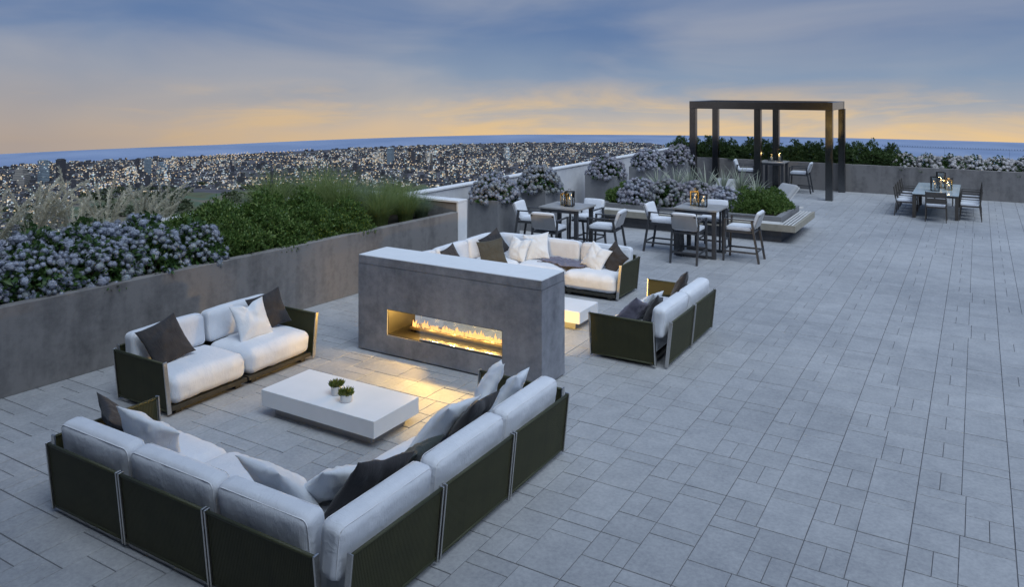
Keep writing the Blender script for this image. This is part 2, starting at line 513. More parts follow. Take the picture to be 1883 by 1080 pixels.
def copy_tree(o, label=None, loc=None, rz=None, scale=None):
    def cp(src, parent):
        c = src.copy()
        COL.objects.link(c)
        c.parent = parent
        for ch in kids.get(src, ()):
            cp(ch, c)
        return c
    kids = {}
    stack = [o]
    while stack:
        s = stack.pop()
        kids[s] = list(s.children)
        stack += kids[s]
    r = cp(o, None)
    if label:
        r['label'] = label
    if loc is not None:
        r.location = loc
    if rz is not None:
        r.rotation_euler = (0, 0, rz)
    if scale is not None:
        r.scale = (scale, scale, scale) if not hasattr(scale, '__len__') else scale
    return r


def np_mesh(name, V, F, m, smooth=False):
    """V (n,3), F (k,3 or 4) arrays"""
    me = bpy.data.meshes.new(name)
    me.vertices.add(len(V))
    me.vertices.foreach_set('co', np.asarray(V, dtype=np.float32).ravel())
    k = F.shape[1]
    me.loops.add(F.size)
    me.loops.foreach_set('vertex_index', F.astype(np.int32).ravel())
    me.polygons.add(len(F))
    me.polygons.foreach_set('loop_start', np.arange(0, F.size, k, dtype=np.int32))
    if smooth:
        me.polygons.foreach_set('use_smooth', np.ones(len(F), dtype=bool))
    me.materials.append(M[m] if isinstance(m, str) else m)
    me.update()
    me.validate()
    return me


def norm(a):
    return a / np.maximum(np.linalg.norm(a, axis=1, keepdims=True), 1e-9)


def leaf_arrays(P, D, L, Wd, fold=.25, droop=.2, rng=RNG):
    """leaves at P pointing along D: four triangles folded along the midrib"""
    n = len(P)
    D = norm(D)
    R = rng.normal(size=(n, 3))
    U = norm(np.cross(D, R))
    N = np.cross(U, D)
    L = np.asarray(L).reshape(-1, 1)
    Wd = np.asarray(Wd).reshape(-1, 1)
    base = P
    mid = P + D * L * .5 - N * L * fold * .25
    lft = P + D * L * .45 + U * Wd * .5
    rgt = P + D * L * .45 - U * Wd * .5
    tip = P + D * L - np.array([0, 0, 1.]) * L * droop
    V = np.stack([base, lft, rgt, tip, mid], 1).reshape(-1, 3)
    o = (np.arange(n) * 5)[:, None]
    F = np.concatenate([o + np.array([[0, 2, 4]]), o + np.array([[0, 4, 1]]), o + np.array([[4, 2, 3]]), o + np.array([[4, 3, 1]])], 0)
    return V, F


def blade_arrays(P, az, length, lean, width, segs=4, rng=RNG):
    """arching grass blades"""
    n = len(P)
    out = np.stack([np.cos(az), np.sin(az), np.zeros(n)], 1)
    sd = np.stack([-np.sin(az), np.cos(az), np.zeros(n)], 1)
    Vs = []
    for i in range(segs + 1):
        s = i / segs
        c = P + out * (length * lean * s ** 1.9)[:, None] + np.array([0, 0, 1.]) * (length * (s - lean * .42 * s ** 2.6))[:, None]
        wd = (width * (1 - s) ** .7 * .5 + .0006)[:, None]
        Vs += [c + sd * wd, c - sd * wd]
    V = np.stack(Vs, 1).reshape(-1, 3)
    k = 2 * (segs + 1)
    o = (np.arange(n) * k)[:, None]
    F = np.concatenate([o + np.array([[2 * i, 2 * i + 1, 2 * i + 3, 2 * i + 2]]) for i in range(segs)], 0)
    return V, F


ORD = ['first', 'second', 'third', 'fourth', 'fifth', 'sixth', 'seventh', 'eighth', 'ninth', 'tenth', 'eleventh', 'twelfth', 'thirteenth', 'fourteenth', 'fifteenth', 'sixteenth', 'seventeenth', 'eighteenth']


# ================================================================== terrace floor
X0, X1, Y0, Y1 = -13.4, 7.0, -1.65, 31.9
fl = MB().box(X0, X1, Y0, Y1, -.4, -.0085).obj('terrace_floor', 'mortar')
structure(fl)


def proj(x, y, z=0.):
    v = Vector((x, y, 0))
    d = v.dot(FW)
    if d < .5:
        return None
    return (941.5 + 1433 * v.dot(RT) / d, 160 + 1433 * (CAM_H - z) / d, d)


def paver_shape(wx, wy):
    c = .003
    x, y = wx / 2, wy / 2
    vs = [(-x, -y, -.02), (x, -y, -.02), (x, y, -.02), (-x, y, -.02),
          (-x, -y, -c), (x, -y, -c), (x, y, -c), (-x, y, -c),
          (-x + c, -y + c, 0), (x - c, -y + c, 0), (x - c, y - c, 0), (-x + c, y - c, 0)]
    fs = [(8, 9, 10, 11)]
    for i in range(4):
        j = (i + 1) % 4
        fs += [(i, j, 4 + j, 4 + i), (4 + i, 4 + j, 8 + j, 8 + i)]
    return vs, fs


B = .757
pieces = []
prng = random.Random(21)
for ci in range(-18, 10):
    cx = -.5 + ci * B
    if cx > X1 - .2 or cx + B < -10.6:
        continue
    yo = 7.61 + (.38 if ci % 2 else 0.)
    for bj in range(-10, 34):
        by = yo + bj * B
        if by + B < Y0 + .1 or by > 30.6:
            continue
        fx = prng.random() < .12
        fy = prng.random() < .15
        # a block: narrow side = one oblong and two squares, wide side = slab and strip
        parts = [(0, .36, .38, B), (0, .18, 0, .38), (.18, .36, 0, .38), (.36, B, 0, .575), (.36, B, .575, B)]
        for (a, b_, c, d) in parts:
            if fx:
                a, b_ = B - b_, B - a
            if fy:
                c, d = B - d, B - c
            gl = lambda q: .0036 if (q < .001 or q > B - .001) else .0028
            xa, xb, ya, yb = cx + a + gl(a), cx + b_ - gl(b_), by + c + gl(c) * 1.5, by + d - gl(d) * 1.5
            pieces.append(((xa + xb) / 2, (ya + yb) / 2, round(xb - xa, 4), round(yb - ya, 4)))
scored = []
for i, (x, y, a, b_) in enumerate(pieces):
    p = proj(x, y)
    hidden = (-7.2 < x < -3.7 and 3.9 < y < 5.2) or (-4.9 < x < -3.6 and 3.9 < y < 7.3) or x < -10.0
    area = -1 if (p is None or not (-10 < p[0] < 1893 and p[1] < 1095) or hidden) else a * b_ / p[2] ** 3
    scored.append((area, i))
scored.sort(reverse=True)
single = {i for ar, i in scored[:300] if ar > 0}
pm = {}
rest = MB()
for i, (x, y, a, b_) in enumerate(pieces):
    dz = prng.uniform(-.0012, .0012)
    if i in single:
        key = (a, b_)
        if key not in pm:
            me = bpy.data.meshes.new('paver')
            me.from_pydata(*[paver_shape(a, b_)[0], [], paver_shape(a, b_)[1]])
            me.materials.append(M['paver'])
            pm[key] = me
        link('paver', pm[key], None, fl, (x, y, dz))
    else:
        vs, fs = paver_shape(a, b_)
        rest.add([(p[0] + x, p[1] + y, p[2] + dz) for p in vs], fs)
stuff(rest.obj('further_pavers', 'paver', fl))

# the tower under the terrace
structure(MB().box(-13.25, X1 - .1, -9.0, 31.8, -196, -.45).obj('tower_block', 'wall_conc'))


# upper storeys and windows added unseen behind the camera to shade the near terrace
ut = MB().box(-13.2, X1 - .2, -9.0, -1.7, -.4, 17.0).obj('added_upper_tower', 'upper_wall')
structure(ut)
for k in range(6):
    for j in range(9):
        MB().box(-12.6 + j * 2.2, -10.9 + j * 2.2, -1.72, -1.695, .2 + k * 2.7, 2.4 + k * 2.7).obj('window', 'dark_glazing', ut)

# ================================================================== walls and planters
def prism(name, poly, z0, z1, m, parent=None, bevel=.006):
    n = len(poly)
    mb = MB().add([(x, y, z0) for x, y in poly] + [(x, y, z1) for x, y in poly],
                  [tuple(range(n - 1, -1, -1)), tuple(range(n, 2 * n))] + [(i, (i + 1) % n, n + (i + 1) % n, n + i) for i in range(n)])
    return mb.obj(name, m, parent, bevel=bevel)


def wx(y):                              # face of the long left planter, slightly out of square
    return -10.21 + .069 * (y - 4.93)


lp = thing('long_planter', 'long grey concrete raised planter wall along the left edge of the terrace', 'planter', (-10, 8, 0))
lp_inv = Vector((10, -8, 0))


def sub(poly):
    return [(x + 10, y - 8) for x, y in poly]


prism('front_wall', sub([(wx(.6), .6), (wx(13.76), 13.76), (wx(13.76) - .16, 13.76), (wx(.6) - .16, .6)]), 0, 1.11, 'wall_conc', lp)
prism('soil', sub([(wx(.6) - .165, .6), (wx(13.7) - .165, 13.7), (-12.88, 13.7), (-12.75, .6)]), .2, 1.0, 'soil', lp, 0)

pw = thing('parapet_wall', 'low white parapet behind the long left planter', 'parapet', (-12.9, 7, 0))
prism('wall', [(0, -6.4), (.0, 6.7), (-.2, 6.7), (-.2, -6.4)], -.3, 1.3, 'white_render', pw)
prism('coping', [(.03, -6.4), (.03, 6.72), (-.24, 6.72), (-.24, -6.4)], 1.303, 1.35, 'white_paint', pw)

cw = thing('cross_wall', 'grey cross wall with white coping and white end closing the long left planter', 'wall', (-11.3, 13.95, 0))
prism('wall', [(-1.83, -.14), (1.64, -.14), (1.64, .14), (-1.83, .14)], 0, 1.3, 'wall_conc', cw)
prism('coping', [(-1.83, -.17), (1.7, -.17), (1.7, .17), (-1.83, .17)], 1.303, 1.35, 'white_paint', cw)
prism('end_panel', [(1.645, -.168), (1.698, -.168), (1.698, .168), (1.645, .168)], 0, 1.3, 'white_paint', cw)

pf = thing('far_parapet_wall', 'low white parapet running behind the row of box planters', 'parapet', (-11.2, 22, 0))
prism('wall', [(0, -7.86), (.62, 8.7), (.42, 8.7), (-.2, -7.86)], -.3, 1.3, 'white_render', pf)
prism('coping', [(.03, -7.9), (.65, 8.72), (.39, 8.72), (-.23, -7.9)], 1.303, 1.35, 'white_paint', pf)


def box_planter(x0, x1, y0, y1, z, label):
    t = thing('box_planter', label, 'planter', ((x0 + x1) / 2, (y0 + y1) / 2, 0), 0, 'tall square planters along the parapet')
    a, b_ = (x1 - x0) / 2, (y1 - y0) / 2
    mb = MB()
    th = .05
    for q in ((-a, a, -b_, -b_ + th), (-a, a, b_ - th, b_), (-a, -a + th, -b_ + th, b_ - th), (a - th, a, -b_ + th, b_ - th)):
        mb.box(*q, 0, z)
    mb.obj('shell', 'box_conc', t)
    MB().box(-a + th + .002, a - th - .002, -b_ + th + .002, b_ - th - .002, .1, z - .08).obj('soil', 'soil', t)
    return t


BOXP = [(-10.6, -9.76, 15.62, 16.66), (-10.5, -9.68, 17.84, 18.74), (-10.4, -9.42, 21.72, 22.72), (-10.2, -9.2, 24.75, 25.75), (-9.95, -9.0, 27.25, 28.2)]
BLAB = ['tall dark box planter beside the white wall end, nearest of the row',
        'tall dark box planter second from the white wall end',
        'tall dark box planter at the left end of the central planting bed',
        'tall dark box planter half hidden by pale blades of the central bed',
        'tall dark box planter just left of the pergola posts']
for b_, l_ in zip(BOXP, BLAB):
    box_planter(*b_, 1.1, l_)

rp = thing('rear_planter', 'long concrete planter wall along the far side of the terrace', 'planter', (-2, 31, 0))
prism('front_wall', [(-9.2, -.5), (9, -.5), (9, -.34), (-9.2, -.34)], 0, 1.0, 'wall_conc', rp)
prism('side_wall', [(-9.2, -.335), (-9.04, -.335), (-9.04, .78), (-9.2, .78)], 0, 1.0, 'wall_conc', rp)
prism('back_wall', [(-9.03, .65), (9, .65), (9, .8), (-9.03, .8)], 0, 1.0, 'wall_conc', rp)
prism('soil', [(-9.03, -.335), (9, -.335), (9, .645), (-9.03, .645)], .1, .9, 'soil', rp, 0)

wr = thing('wire_rail', 'thin dark wire rail with short studs above the white rear hydrangeas', 'railing', (0, 31.72, 0))
MB().tube([(-3.1, 0, 1.62), (6.8, 0, 1.62)], .004, 6).obj('wire', 'dark_metal', wr)
pst = MB().box(-.0025, .0025, -.0025, .0025, 1.0, 1.63).mesh('post')
for i in range(6):
    link('post', pst, 'dark_metal', wr, (-3.0 + i * 1.95, 0, 0))
stm = MB()
for i in range(120):
    x = -3.05 + i * .082
    stm.box(x - .008, x + .008, -.01, .01, 1.635, 1.665)
stuff(stm.obj('studs', 'dark_metal', wr))

# ------------------------------------------------------------------ central bed with bench
cb = thing('planter_bench', 'low planting bed with timber edged bench and pale slats at its right end', 'bench', (-6.4, 21, 0))
ox, oy = 6.4, -21


def cbx(x0, x1, y0, y1, z0, z1, name, m, bevel=.005):
    return MB().box(x0 + ox, x1 + ox, y0 + oy, y1 + oy, z0, z1).obj(name, m, cb, bevel=bevel)


cbx(-9.05, -4.14, 19.7, 22.0, 0, .3, 'base', 'bench_base')
mb = MB()
for q in ((-9.05, -4.2, 20.0, 20.1), (-9.05, -4.2, 22.1, 22.25), (-9.05, -8.95, 20.103, 22.097), (-4.35, -4.2, 20.103, 22.097)):
    mb.box(q[0] + ox, q[1] + ox, q[2] + oy, q[3] + oy, .302, .57)
mb.obj('planter_rim', 'box_conc', cb)
cbx(-8.94, -4.36, 20.11, 22.09, .302, .5, 'soil', 'soil', 0)
cbx(-9.05, -3.78, 19.55, 19.60, .29, .455, 'fascia', 'wood_fascia')
cbx(-3.83, -3.78, 19.604, 22.12, .29, .455, 'fascia', 'wood_fascia')
for i in range(4):
    x = -4.15 + i * .083
    cbx(x, x + .043, 19.61, 22.1, .425, .452, 'slat', 'slat', .003)
for i in range(4):
    y = 19.615 + i * .096
    cbx(-9.0, -4.17, y, y + .075, .425, .452, 'slat', 'slat', .003)
cbx(-4.137, -3.835, 19.604, 22.1, .3, .32, 'slat_gap_shade', 'dark_metal', 0)  # dark sheet added below, its colour stands for shade between the slats
cbx(-4.12, -3.85, 20.4, 20.46, .322, .424, 'bearer', 'dark_metal', 0)
cbx(-4.12, -3.85, 21.4, 21.46, .322, .424, 'bearer', 'dark_metal', 0)

# ------------------------------------------------------------------ pergola
pg = thing('pergola', 'dark metal pergola frame standing over the far bar table', 'pergola', (-6.6, 29, 0))
pw_ = .225
pzt, pzb = 3.29, 3.02
for (x, y) in ((-8.94, 27.8), (-6.63, 27.8), (-4.29, 27.8), (-8.83, 30.25), (-6.54, 30.25), (-4.24, 30.25)):
    MB().box(x - pw_ / 2, x + pw_ / 2, y - pw_ / 2, y + pw_ / 2, 0, pzb - .002).obj('post', 'pergola', pg, bevel=.006, loc=(6.6, -29, 0))
for y in (27.8, 30.25):
    MB().box(-9.055, -4.17, y - .115, y + .115, pzb, pzt).obj('beam', 'pergola', pg, bevel=.006, loc=(6.6, -29, 0))
for x in (-8.94, -4.285):
    MB().box(x - .11, x + .11, 27.918, 30.132, pzb, pzt).obj('beam', 'pergola', pg, bevel=.006, loc=(6.6, -29, 0))

# ================================================================== fireplace
FX0, FX1, FY0, FY1, FZ = -7.72, -4.69, 8.55, 9.18, 1.37
OX0, OX1, OZ0, OZ1 = -7.18, -5.27, .29, .655
fp = thing('fireplace', 'long freestanding concrete fireplace with a see-through slot of gas flames', 'fireplace', (-6.2, 8.865, 0))
mb = MB()
dx, dy = 6.2, -8.865


def fb(m_, x0, x1, y0, y1, z0, z1):
    return m_.box(x0 + dx, x1 + dx, y0 + dy, y1 + dy, z0, z1)


# hollow body: a slab with a rectangular hole (front, back, outer sides and tunnel)
zt = FZ - .125


def ring(y):
    return [(FX0, y, .02), (FX1, y, .02), (FX1, y, zt), (FX0, y, zt), (OX0, y, OZ0), (OX1, y, OZ0), (OX1, y, OZ1), (OX0, y, OZ1)]


vs = [(x + dx, y + dy, z) for x, y, z in ring(FY0) + ring(FY1)]
fs = []
for i in range(4):
    j = (i + 1) % 4
    fs += [(i, j, 4 + j, 4 + i), (8 + j, 8 + i, 12 + i, 12 + j), (j, i, 8 + i, 8 + j), (4 + i, 4 + j, 12 + j, 12 + i)]
MB().add(vs, fs).obj('body', 'fire_conc', fp)
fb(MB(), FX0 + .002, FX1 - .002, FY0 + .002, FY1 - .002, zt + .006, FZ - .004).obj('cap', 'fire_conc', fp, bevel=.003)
fb(MB(), FX0 + .006, FX1 - .006, FY0 + .006, FY1 - .006, FZ - .003, FZ + .004).obj('cap_sheen', 'fire_top_sheen', fp)  # thin sheet added to hold the painted sky sheen of the cap
fb(MB(), FX0 + .03, FX1 - .03, FY0 + .03, FY1 - .03, 0, .019).obj('plinth', 'dark_metal', fp)
# lining of the slot
lm = MB()
fb(lm, OX0 + .002, OX0 + .012, FY0 + .01, FY1 - .01, OZ0 + .012, OZ1 - .012)
fb(lm, OX1 - .012, OX1 - .002, FY0 + .01, FY1 - .01, OZ0 + .012, OZ1 - .012)
fb(lm, OX0 + .002, OX1 - .002, FY0 + .01, FY1 - .01, OZ0 + .002, OZ0 + .01)
fb(lm, OX0 + .002, OX1 - .002, FY0 + .01, FY1 - .01, OZ1 - .01, OZ1 - .002)
lm.obj('firebox_lining', 'firebox', fp)
tr_ = fb(MB(), -6.98, OX1 - .03, 8.80, 8.93, .335, .372).obj('burner_tray', 'tray', fp, bevel=.003)
fb(MB(), -6.98, -6.93, 8.83, 8.90, .302, .334).obj('tray_foot', 'tray', fp)
fb(MB(), -5.38, -5.33, 8.83, 8.90, .302, .334).obj('tray_foot', 'tray', fp)
for y in (8.59, 9.14):
    g = fb(MB(), -6.63, OX1 - .014, y - .004, y + .004, OZ0 + .028, OZ1 - .014).obj('glass_guard', 'glass', fp)
    fb(MB(), -6.63, OX1 - .014, y - .012, y + .012, OZ0 + .011, OZ0 + .026).obj('glass_channel', 'steel', g)
frng = random.Random(5)


def flame_mesh(k):
    r = random.Random(100 + k)
    prof = [(.006, 0), (.013, .02), (.012, .045), (.008, .08), (.0035, .115), (.0003, .14)]
    n = 8
    vs, fs = [], []
    ax, ay = r.uniform(-.014, .014), r.uniform(-.01, .01)
    ph = r.uniform(0, 6)
    for i, (rr, z) in enumerate(prof):
        s = z / .14
        cx_, cy_ = ax * s * s + .005 * math.sin(ph + 5 * s) * s, ay * s
        for q in range(n):
            a = 2 * PI * q / n
            vs.append((cx_ + rr * math.cos(a) * 1.1, cy_ + rr * math.sin(a) * .8, z))
    for i in range(len(prof) - 1):
        for q in range(n):
            fs.append((i * n + q, i * n + (q + 1) % n, (i + 1) * n + (q + 1) % n, (i + 1) * n + q))
    me = bpy.data.meshes.new('flame')
    me.from_pydata(vs, [], fs)
    me.polygons.foreach_set('use_smooth', [True] * len(fs))
    me.materials.append(M['flame'])
    return me


fms = [flame_mesh(k) for k in range(6)]
for i in range(130):
    x = -6.95 + i * (1.62 / 130) + frng.uniform(-.015, .015)
    o = link('flame', fms[i % 6], None, fp, (x + dx, 8.865 + frng.uniform(-.035, .035) + dy, .37), frng.uniform(0, 6))
    s = frng.uniform(.45, 1.05)
    o.scale = (s * 1.5, s * 1.3, s * frng.uniform(.55, 1.0) * (.8 + .3 * math.sin(x * 9) * math.sin(x * 23)))
    o.rotation_euler = (frng.uniform(-.2, .2), frng.uniform(-.25, .25), frng.uniform(0, 6))
for i in range(10):
    ld = bpy.data.lights.new('fire_light', 'POINT')
    ld.energy = 36
    ld.color = (1.0, .58, .13)
    ld.shadow_soft_size = .035
    lo = bpy.data.objects.new('fire_light', ld)
    COL.objects.link(lo)
    lo.location = (-6.72 + (i // 2) * .31 + dx, -.19 if i % 2 else .19, .575)
    lo.parent = fp


# ================================================================== cushions and pillows
def cushion_mesh(name, w_, d_, h_, r=.07, puff=.03, seed=0, wrinkle=.008, n=14, m='fab_white'):
    """rounded box centred in x/y, bottom at z=0, crowned on top and front"""
    bm = bmesh.new()
    bmesh.ops.create_cube(bm, size=2.0)
    bmesh.ops.subdivide_edges(bm, edges=bm.edges[:], cuts=n, use_grid_fill=True)
    hx, hy, hz = w_ / 2, d_ / 2, h_ / 2
    off = Vector((seed * 7.3, seed * 3.1, seed * 1.7))
    for v in bm.verts:
        u = v.co.copy()
        # more points near the edges
        p = Vector([math.copysign(abs(c) ** .8, c) for c in u])
        p = Vector((p.x * hx, p.y * hy, p.z * hz))
        inner = Vector((max(-hx + r, min(hx - r, p.x)), max(-hy + r, min(hy - r, p.y)), max(-hz + r, min(hz - r, p.z))))
        dlt = p - inner
        if dlt.length > 1e-6:
            nrm = dlt.normalized()
            p = inner + nrm * r
        else:
            nrm = Vector((0, 0, 1 if u.z > 0 else -1))
        crown = max(0., 1 - (p.x / hx) ** 2) * max(0., 1 - (p.y / hy) ** 2)
        if p.z > 0:
            p.z += puff * crown ** .6
        sidef = (1 - (p.x / hx) ** 4) * (1 - (p.z / (hz + puff)) ** 2)
        p.y += math.copysign(1, p.y) * puff * .5 * max(0, sidef) * (abs(p.y) / hy) ** 6
        q = Vector((p.x * 5 + off.x, p.y * 5 + off.y, p.z * 5 + off.z))
        wv = mnoise.noise(q) * .7 + mnoise.noise(Vector((p.x * 22 + off.x, p.y * 7, p.z * 7))) * .8 * (abs(p.y) / hy) ** 3
        p += nrm * wv * wrinkle
        v.co = p + Vector((0, 0, hz))
    me = bpy.data.meshes.new(name)
    bm.to_mesh(me)
    bm.free()
    me.polygons.foreach_set('use_smooth', [True] * len(me.polygons))
    me.materials.append(M[m])
    return me


def piping_mesh(w_, h_, y, r=.05, t=.0045):
    """a cord round the edge of an upright cushion, in the xz plane at y"""
    pts = []
    for cx_, cz_, a0 in ((w_ / 2 - r, h_ - r, 0), (-w_ / 2 + r, h_ - r, 90), (-w_ / 2 + r, r, 180), (w_ / 2 - r, r, 270)):
        for k in range(5):
            a = rad(a0 + k * 22.5)
            pts.append((cx_ + r * math.cos(a), y, cz_ + r * math.sin(a)))
    pts.append(pts[0])
    return MB().tube(pts, t, 6, cap=False).mesh('piping', True)


def pillow_mesh(seed, size=.5, thick=.17, m='fab_pillow', chop=.0, n=26, sag=.0):
    r = random.Random(seed)
    off = Vector((r.uniform(0, 50), r.uniform(0, 50), r.uniform(0, 50)))
    s = size / 2
    vid = {}
    vs, fs = [], []
    c1 = [(r.uniform(-.6, .6), r.uniform(.2, .9), r.uniform(0, PI)) for _ in range(5)]
    for side in (1, -1):
        for i in range(n + 1):
            for j in range(n + 1):
                edge = i in (0, n) or j in (0, n)
                key = (i, j, 0 if edge else side)
                if key in vid:
                    continue
                a = -math.cos(PI * i / n) * .55 + (2 * i / n - 1) * .45
                b_ = -math.cos(PI * j / n) * .55 + (2 * j / n - 1) * .45
                x = a * (1 - .11 * (1 - b_ * b_)) * s
                y = b_ * (1 - .11 * (1 - a * a)) * s
                prof = max(0., (1 - a * a)) ** .55 * max(0., (1 - b_ * b_)) ** .55
                z = thick / 2 * prof
                fold = 0.
                for (px, py, an) in c1:
                    dd = (a - px) * math.cos(an) + (b_ - py) * math.sin(an)
                    fold += math.exp(-(dd / .07) ** 2) * math.exp(-((a - px) ** 2 + (b_ - py) ** 2) / .25)
                rr = math.hypot(a, b_)
                ang = math.atan2(b_, a)
                wr_ = mnoise.noise(Vector((ang * 5, rr * 1.6, 0)) + off) * .016 * min(1, rr * 1.1) * (0.25 + prof)
                wr_ += mnoise.noise(Vector((a * 2.2, b_ * 2.2, side * 3)) + off) * .022 * prof
                z += wr_ - fold * .012 * prof
                if chop and b_ > -.2:
                    z -= chop * math.exp(-(a / .22) ** 2) * max(0, b_ + .2) * prof
                    y -= chop * .8 * math.exp(-(a / .25) ** 2) * max(0, b_) ** 3
                y -= sag * (1 - a * a) * max(0, b_) * s
                vid[key] = len(vs)
                vs.append((x, y, side * z if not edge else mnoise.noise(Vector((a * 3, b_ * 3, 9)) + off) * .012))
    for side in (1, -1):
        for i in range(n):
            for j in range(n):
                q = []
                for (ii, jj) in ((i, j), (i + 1, j), (i + 1, j + 1), (i, j + 1)):
                    e = ii in (0, n) or jj in (0, n)
                    q.append(vid[(ii, jj, 0 if e else side)])
                fs.append(tuple(q) if side == 1 else tuple(reversed(q)))
    me = bpy.data.meshes.new('throw_pillow')
    me.from_pydata(vs, [], fs)
    me.polygons.foreach_set('use_smooth', [True] * len(fs))
    me.materials.append(M[m])
    me.update()
    return me


PSEED = [0]


def pillow(label, c, az, el, roll=0., size=.5, thick=.17, m='fab_pillow', chop=0., group='scatter pillows on the sofas'):
    """c centre, az/el of the face normal in degrees, roll about the normal"""
    PSEED[0] += 1
    o = link('throw_pillow', pillow_mesh(PSEED[0], size, thick, m, chop), None)
    a, e = rad(az), rad(el)
    nrm = Vector((math.cos(a) * math.cos(e), math.sin(a) * math.cos(e), math.sin(e)))
    u = Vector((-math.sin(a), math.cos(a), 0))
    v = nrm.cross(u)
    rr = rad(roll)
    u2 = u * math.cos(rr) + v * math.sin(rr)
    v2 = nrm.cross(u2)
    o.matrix_world = Matrix.Translation(c) @ Matrix((u2, v2, nrm)).transposed().to_4x4()
    tag(o, label, 'pillow', group)
    return o


# ================================================================== sofas
LEAN = .06
PZ0, PZ1 = .055, .625


def py_(z):
    return -LEAN * (z - PZ0) / (PZ1 - PZ0)


_pan = {}


def panel_meshes(w_):
    w_ = round(w_, 3)
    if w_ in _pan:
        return _pan[w_]
    st = .018
    n = int((w_ - 2 * st) / .0165)
    V, F = [], []
    cm = MB()
    for i in range(n):
        x = st + .004 + (w_ - 2 * st - .008) * (i + .5) / n
        cm.bar((x, py_(PZ0 + .01), PZ0 + .01), (x, py_(PZ1 - .005), PZ1 - .005), .0132, .014)
    rail = MB()
    rail.tube([(st, py_(PZ1), PZ1), (w_ - st, py_(PZ1), PZ1)], .015, 10)
    brail = MB().tube([(st, py_(PZ0), PZ0 + .005), (w_ - st, py_(PZ0), PZ0 + .005)], .016, 10)
    strip = MB()
    strip.bar((st / 2, py_(PZ0) + .002, .03), (st / 2, py_(PZ1 + .022), PZ1 + .022), st * .9, .05, (0, 1, 0))
    _pan[w_] = (rail.mesh('panel', True), cm.mesh('cord_weave'), strip.mesh('end_strip', bevel=.003), brail.mesh('bottom_rail', True))
    return _pan[w_]


def add_panel(parent, name, x, y, rz, w_):
    a, b_, c, br = panel_meshes(w_)
    p = link(name, a, 'cord_rail', parent, (x, y, 0), rz)
    stuff(link('cord_weave', b_, 'cord', p))
    link('bottom_rail', br, 'cord_rail', p)
    link('end_strip', c, 'alu', p)
    link('end_strip', c, 'alu', p, (round(w_, 3) - .018, 0, 0))
    return p


def xf(x, y, rz, lx, ly):
    c, s = math.cos(rz), math.sin(rz)
    return x + c * lx - s * ly, y + s * lx + c * ly


_cm = {}


def shared(key, fn):
    if key not in _cm:
        _cm[key] = fn()
    return _cm[key]


def seat(parent, x, y, rz, w_, d_, front=.98, seed=0):
    """seat cushion plus base of one module; x, y, rz is the back left corner frame"""
    me = shared(('seat', round(w_, 2), round(d_, 2), seed), lambda: cushion_mesh('seat_cushion', w_ - .012, d_, .305, .1, .05, seed, .013, n=20))
    px, py = xf(x, y, rz, w_ / 2, front - d_ / 2)
    o = link('seat_cushion', me, None, parent, (px, py, .105), rz + PI)
    bm_ = shared(('base', round(w_, 2), round(d_, 2)), lambda: MB().box(-w_ / 2 + .006, w_ / 2 - .006, -d_ / 2 + .03, d_ / 2 + .05, .055, .108).mesh('base_frame', bevel=.004))
    px, py = xf(x, y, rz, w_ / 2, front - d_ / 2 - .05)
    bo = link('base_frame', bm_, 'sofa_base', parent, (px, py, 0), rz)
    ft = shared(('foot',), lambda: MB().box(-.04, .04, -.05, .05, 0, .054).mesh('foot', bevel=.004))
    for lx in (-w_ / 2 + .12, w_ / 2 - .12):
        for ly in (-d_ / 2 + .12, d_ / 2 - .04):
            link('foot', ft, 'sofa_base', bo, (lx, ly, 0))
    return o


def backc(parent, x, y, rz, lx0, lx1, seed=0, h=.405):
    w_ = lx1 - lx0
    me = shared(('back', round(w_, 2), seed), lambda: cushion_mesh('back_cushion', w_ - .01, .19, h, .06, .022, seed + 20, .009, n=16))
    px, py = xf(x, y, rz, (lx0 + lx1) / 2, .15)
    o = link('back_cushion', me, None, parent, (px, py, .40), rz)
    o.rotation_euler = (rad(7), 0, rz)
    pm_ = shared(('pipe', round(w_, 2)), lambda: piping_mesh(w_ - .045, h - .026, 0, .05, .0034))
    for yy in (-.079, .079):
        link('piping', pm_, 'piping', o, (0, yy, .018))
    return o


# --- near sectional (corner sofa with its back to the camera)
s1 = thing('sectional_sofa', 'large L-shaped corner sofa nearest the camera, olive cord panels and pale cushions', 'sofa', (-5.4, 5.2, 0), 0, 'lounge sofas')
ax_, ay_ = 5.4, -5.2


def L1(x, y):
    return x + ax_, y + ay_


H90 = PI / 2
R1x = [-7.1, -6.03, -4.955]
for i, (x0, x1) in enumerate(((-7.1, -6.045), (-6.03, -4.97), (-4.955, -3.82))):
    add_panel(s1, 'back_panel', *L1(x0, 3.88), 0, x1 - x0)
for i, (y0, y1) in enumerate(((3.94, 5.0), (5.025, 6.09), (6.11, 7.19))):
    add_panel(s1, 'back_panel', *L1(-3.70, y0), H90, y1 - y0)
add_panel(s1, 'arm_panel', *L1(-7.13, 4.97), -H90, 1.06)
add_panel(s1, 'arm_panel', *L1(-3.73, 7.22), PI, 1.06)
seat(s1, *L1(-7.09, 3.88), 0, 1.06, .86, 1.05, 1)
seat(s1, *L1(-6.03, 3.88), 0, 1.06, .86, 1.05, 2)
seat(s1, *L1(-4.95, 3.88), 0, 1.22, .86, 1.05, 3)
seat(s1, *L1(-3.70, 5.03), H90, 1.06, .86, 1.05, 4)
seat(s1, *L1(-3.70, 6.11), H90, 1.06, .86, 1.05, 5)
backc(s1, *L1(-7.1, 3.88), 0, .04, 1.06, 1)
backc(s1, *L1(-6.03, 3.88), 0, .0, 1.06, 2)
backc(s1, *L1(-4.955, 3.88), 0, .0, .98, 3)
backc(s1, *L1(-3.70, 3.94), H90, -.02, 1.06, 4)
backc(s1, *L1(-3.70, 5.02), H90, .0, 1.07, 5)
backc(s1, *L1(-3.70, 6.10), H90, .0, 1.04, 6)

